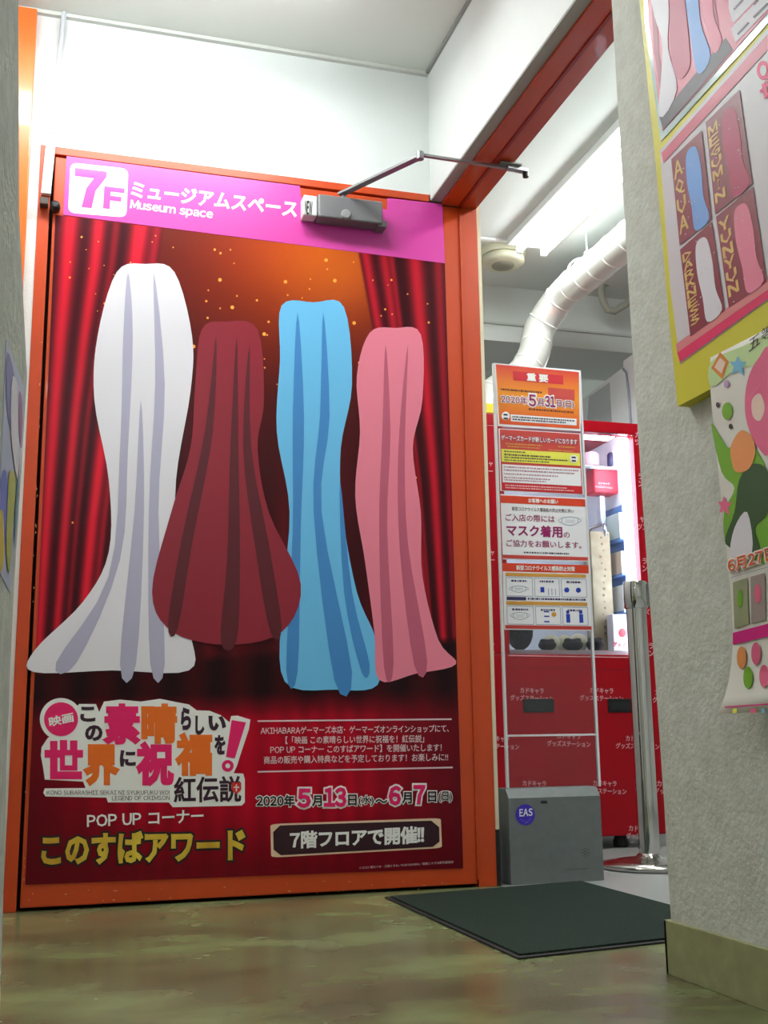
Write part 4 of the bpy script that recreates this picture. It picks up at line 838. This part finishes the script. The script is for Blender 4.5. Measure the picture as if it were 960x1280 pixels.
# the sheet follows the wall line at its top
mb = MB(); n = 22; V_ = []
for i in range(n):
    t = i/(n-1); yl = 447+t*(893-447); yr = 395+t*(887-395); a = sp_(edge3(yl), yl); b = sp_(990, yr)
    V_ += [a, b, a+np.array([.0008, 0, 0]), b+np.array([.0008, 0, 0])]
f = []
for i in range(n-1): j = 4*i; f += [(j, j+1, j+5, j+4), (j+2, j+6, j+7, j+3), (j, j+4, j+6, j+2)]
f += [(0, 2, 3, 1), (4*n-4, 4*n-3, 4*n-1, 4*n-2)]
mb.add(V_, f, True); build(mb, 'paper', mat('pale_cream_paper', (224, 226, 214), .5), r3)
def s3(name, ptl, l, m_, sm=True, label=None):
    mb = MB(); P_ = smooth_poly(ptl, 4) if sm else ptl; mb.poly([sp_(x, y, l) for x, y in P_]); return build(mb, name, m_, r3, label)
g_leaf = mat('leaf_green_print', (112, 168, 40), .5); g_dark = mat('dark_green_print', (50, 84, 44), .5); p_hot = mat('soft_pink_print', (226, 104, 140), .5); p_or = mat('apricot_print', (232, 150, 88), .5); p_sky = mat('sky_print', (120, 184, 214), .5); pale = mat('pale_green_print', (196, 222, 160), .5); pch = mat('peach_print', (236, 206, 190), .5); hotp = mat('magenta_print', (214, 30, 130), .5)
s3('pale_field', [(889, 452), (930, 432), (960, 420), (960, 452), (920, 462), (890, 484)], 2, pale)
s3('green_patch', [(889, 530), (900, 545), (912, 560), (926, 540), (944, 560), (960, 600), (960, 700), (930, 690), (908, 680), (905, 640), (918, 610), (902, 590)], 2, g_leaf, label='abstract green artwork area')
s3('dark_patch', [(924, 600), (940, 580), (960, 590), (960, 640), (944, 660), (950, 690), (920, 686), (906, 676), (918, 640)], 3, g_dark)
s3('pink_patch', [(936, 470), (948, 448), (962, 440), (962, 560), (948, 560), (934, 530), (931, 500)], 3, p_hot, label='abstract pink artwork area')
s3('apricot_patch', [(914, 556), (926, 538), (940, 546), (944, 566), (936, 586), (920, 590), (914, 574)], 4, p_or, label='abstract apricot artwork area')
s3('peach_patch', [(940, 500), (950, 492), (956, 510), (950, 526), (941, 520)], 4, pch)
s3('pale_skirt', [(918, 660), (934, 640), (940, 690), (914, 694)], 4, s_wht)
s3('blue_star', [(922, 445), (926, 452), (933, 452), (928, 460), (930, 470), (922, 464), (914, 468), (917, 459), (912, 452), (919, 452)], 3, p_sky, False)
s3('pink_star', [(905, 620), (908, 628), (915, 628), (910, 635), (912, 644), (905, 638), (899, 642), (901, 633), (897, 627), (903, 627)], 3, p_hot, False)
s3('orange_diamond', [(900, 440), (911, 452), (903, 474), (889, 460)], 3, mat('diamond_orange', (216, 132, 40), .5), False)
s3('diamond_inner', [(900, 447), (907, 453), (902, 467), (893, 459)], 4, pch, False)
s3('green_disc', circ(909, 514, 6.5, 11), 3, g_leaf, False); s3('grey_dot', circ(897, 506, 2.2, 3.5, 10), 3, grey_ink, False); s3('grey_dot', circ(913, 533, 2.2, 3.5, 10), 3, grey_ink, False); s3('lilac_flower', circ(908, 480, 4, 5.5, 5), 3, mat('lilac', (190, 160, 200), .5), False)
class SPl:
    def p(s, x, y, l=0): return sp_(x, y, l)
spl = SPl()
text(spl, '五等', (936, 441), (966, 418), (936, 424), 4, ink_black, r3, bold=0)
text(spl, '6月27日', (911, 716), (968, 699), (909, 700), 5, print_white, r3, name='lettering_outline', bold=.10); text(spl, '6月27日', (911, 716), (968, 699), (909, 700), 7, mat('date_orange', (220, 96, 36), .5), r3, bold=.02)
s3('grey_rule', line_quad((913, 722), (962, 708), .8), 3, n_line, False)
s3('photo_panel', [(916, 728), (934, 722), (936, 780), (918, 786)], 3, mat('panel_sage', (150, 156, 120), .5), False); s3('photo_panel', [(938, 721), (956, 716), (957, 775), (939, 780)], 3, mat('panel_taupe', (160, 146, 140), .5), False)
s3('panel_figure_blob', circ(925, 748, 3.5, 11), 4, g_leaf, True); s3('panel_figure_blob', circ(947, 742, 4, 12), 4, p_hot, True)
s3('pink_band', [(916, 791), (962, 779), (962, 795), (916, 806)], 3, hotp, False)
for x, y, m_ in ((927, 822, p_or), (945, 817, p_hot), (935, 847, g_leaf), (955, 845, p_hot)): s3('charm_blob', circ(x, y, 6, 14), 3, m_)
s3('magenta_rule', line_quad((906, 884), (962, 880), 1.6), 3, hotp, False)
for x, w_, m_ in ((916, 5, n_yel), (938, 7, p_hot), (952, 4, p_sky)): s3('foot_mark', [(x, 886), (x+w_, 885.5), (x+w_, 891), (x, 891.5)], 3, m_, False)

# ------------------------------------------------------------------ leaflet on the grey wall at the left
LQ = [(8, 425), (30.5, 485), (13, 742), (-4, 708)]
def lf(x, y, l=0): return on_left(x, y, .0008+.0005*l)
lr = thing('leaflet', tuple(lf(13, 742)), 'blue and yellow leaflet on the grey wall end at the left photo edge', 'leaflet')
build(MB().prism([lf(*p) for p in LQ], -nrm*.0006), 'paper', mat('pale_blue_sheet', (176, 182, 206), .5), lr)
def lp(ptl, m_, l): mb = MB(); mb.poly([lf(x, y, l) for x, y in smooth_poly(ptl, 3)]); build(mb, 'printed_patch', m_, lr)
lp([(9, 440), (18, 470), (20, 520), (14, 540), (8, 500)], mat('slate_blue_print', (104, 104, 158), .5), 1)
lp([(16, 470), (26, 500), (28, 560), (22, 600), (14, 540)], s_wht, 2)
lp([(1, 600), (8, 590), (10, 640), (4, 690), (0, 680)], mat('periwinkle_print', (94, 110, 190), .5), 1)
lp([(0, 640), (4, 645), (5, 690), (2, 715), (-2, 690)], mat('mustard_print', (206, 176, 30), .5), 2)
lp([(12, 590), (20, 600), (16, 660), (12, 716), (8, 690), (9, 640)], mat('olive_print', (166, 170, 70), .5), 2)
lp([(22, 600), (25, 570), (22, 640), (18, 690), (19, 640)], mat('teal_print', (90, 130, 150), .5), 2)
lp([(24, 490), (28, 505), (27, 560), (24, 540)], mat('violet_print', (146, 90, 140), .5), 3)
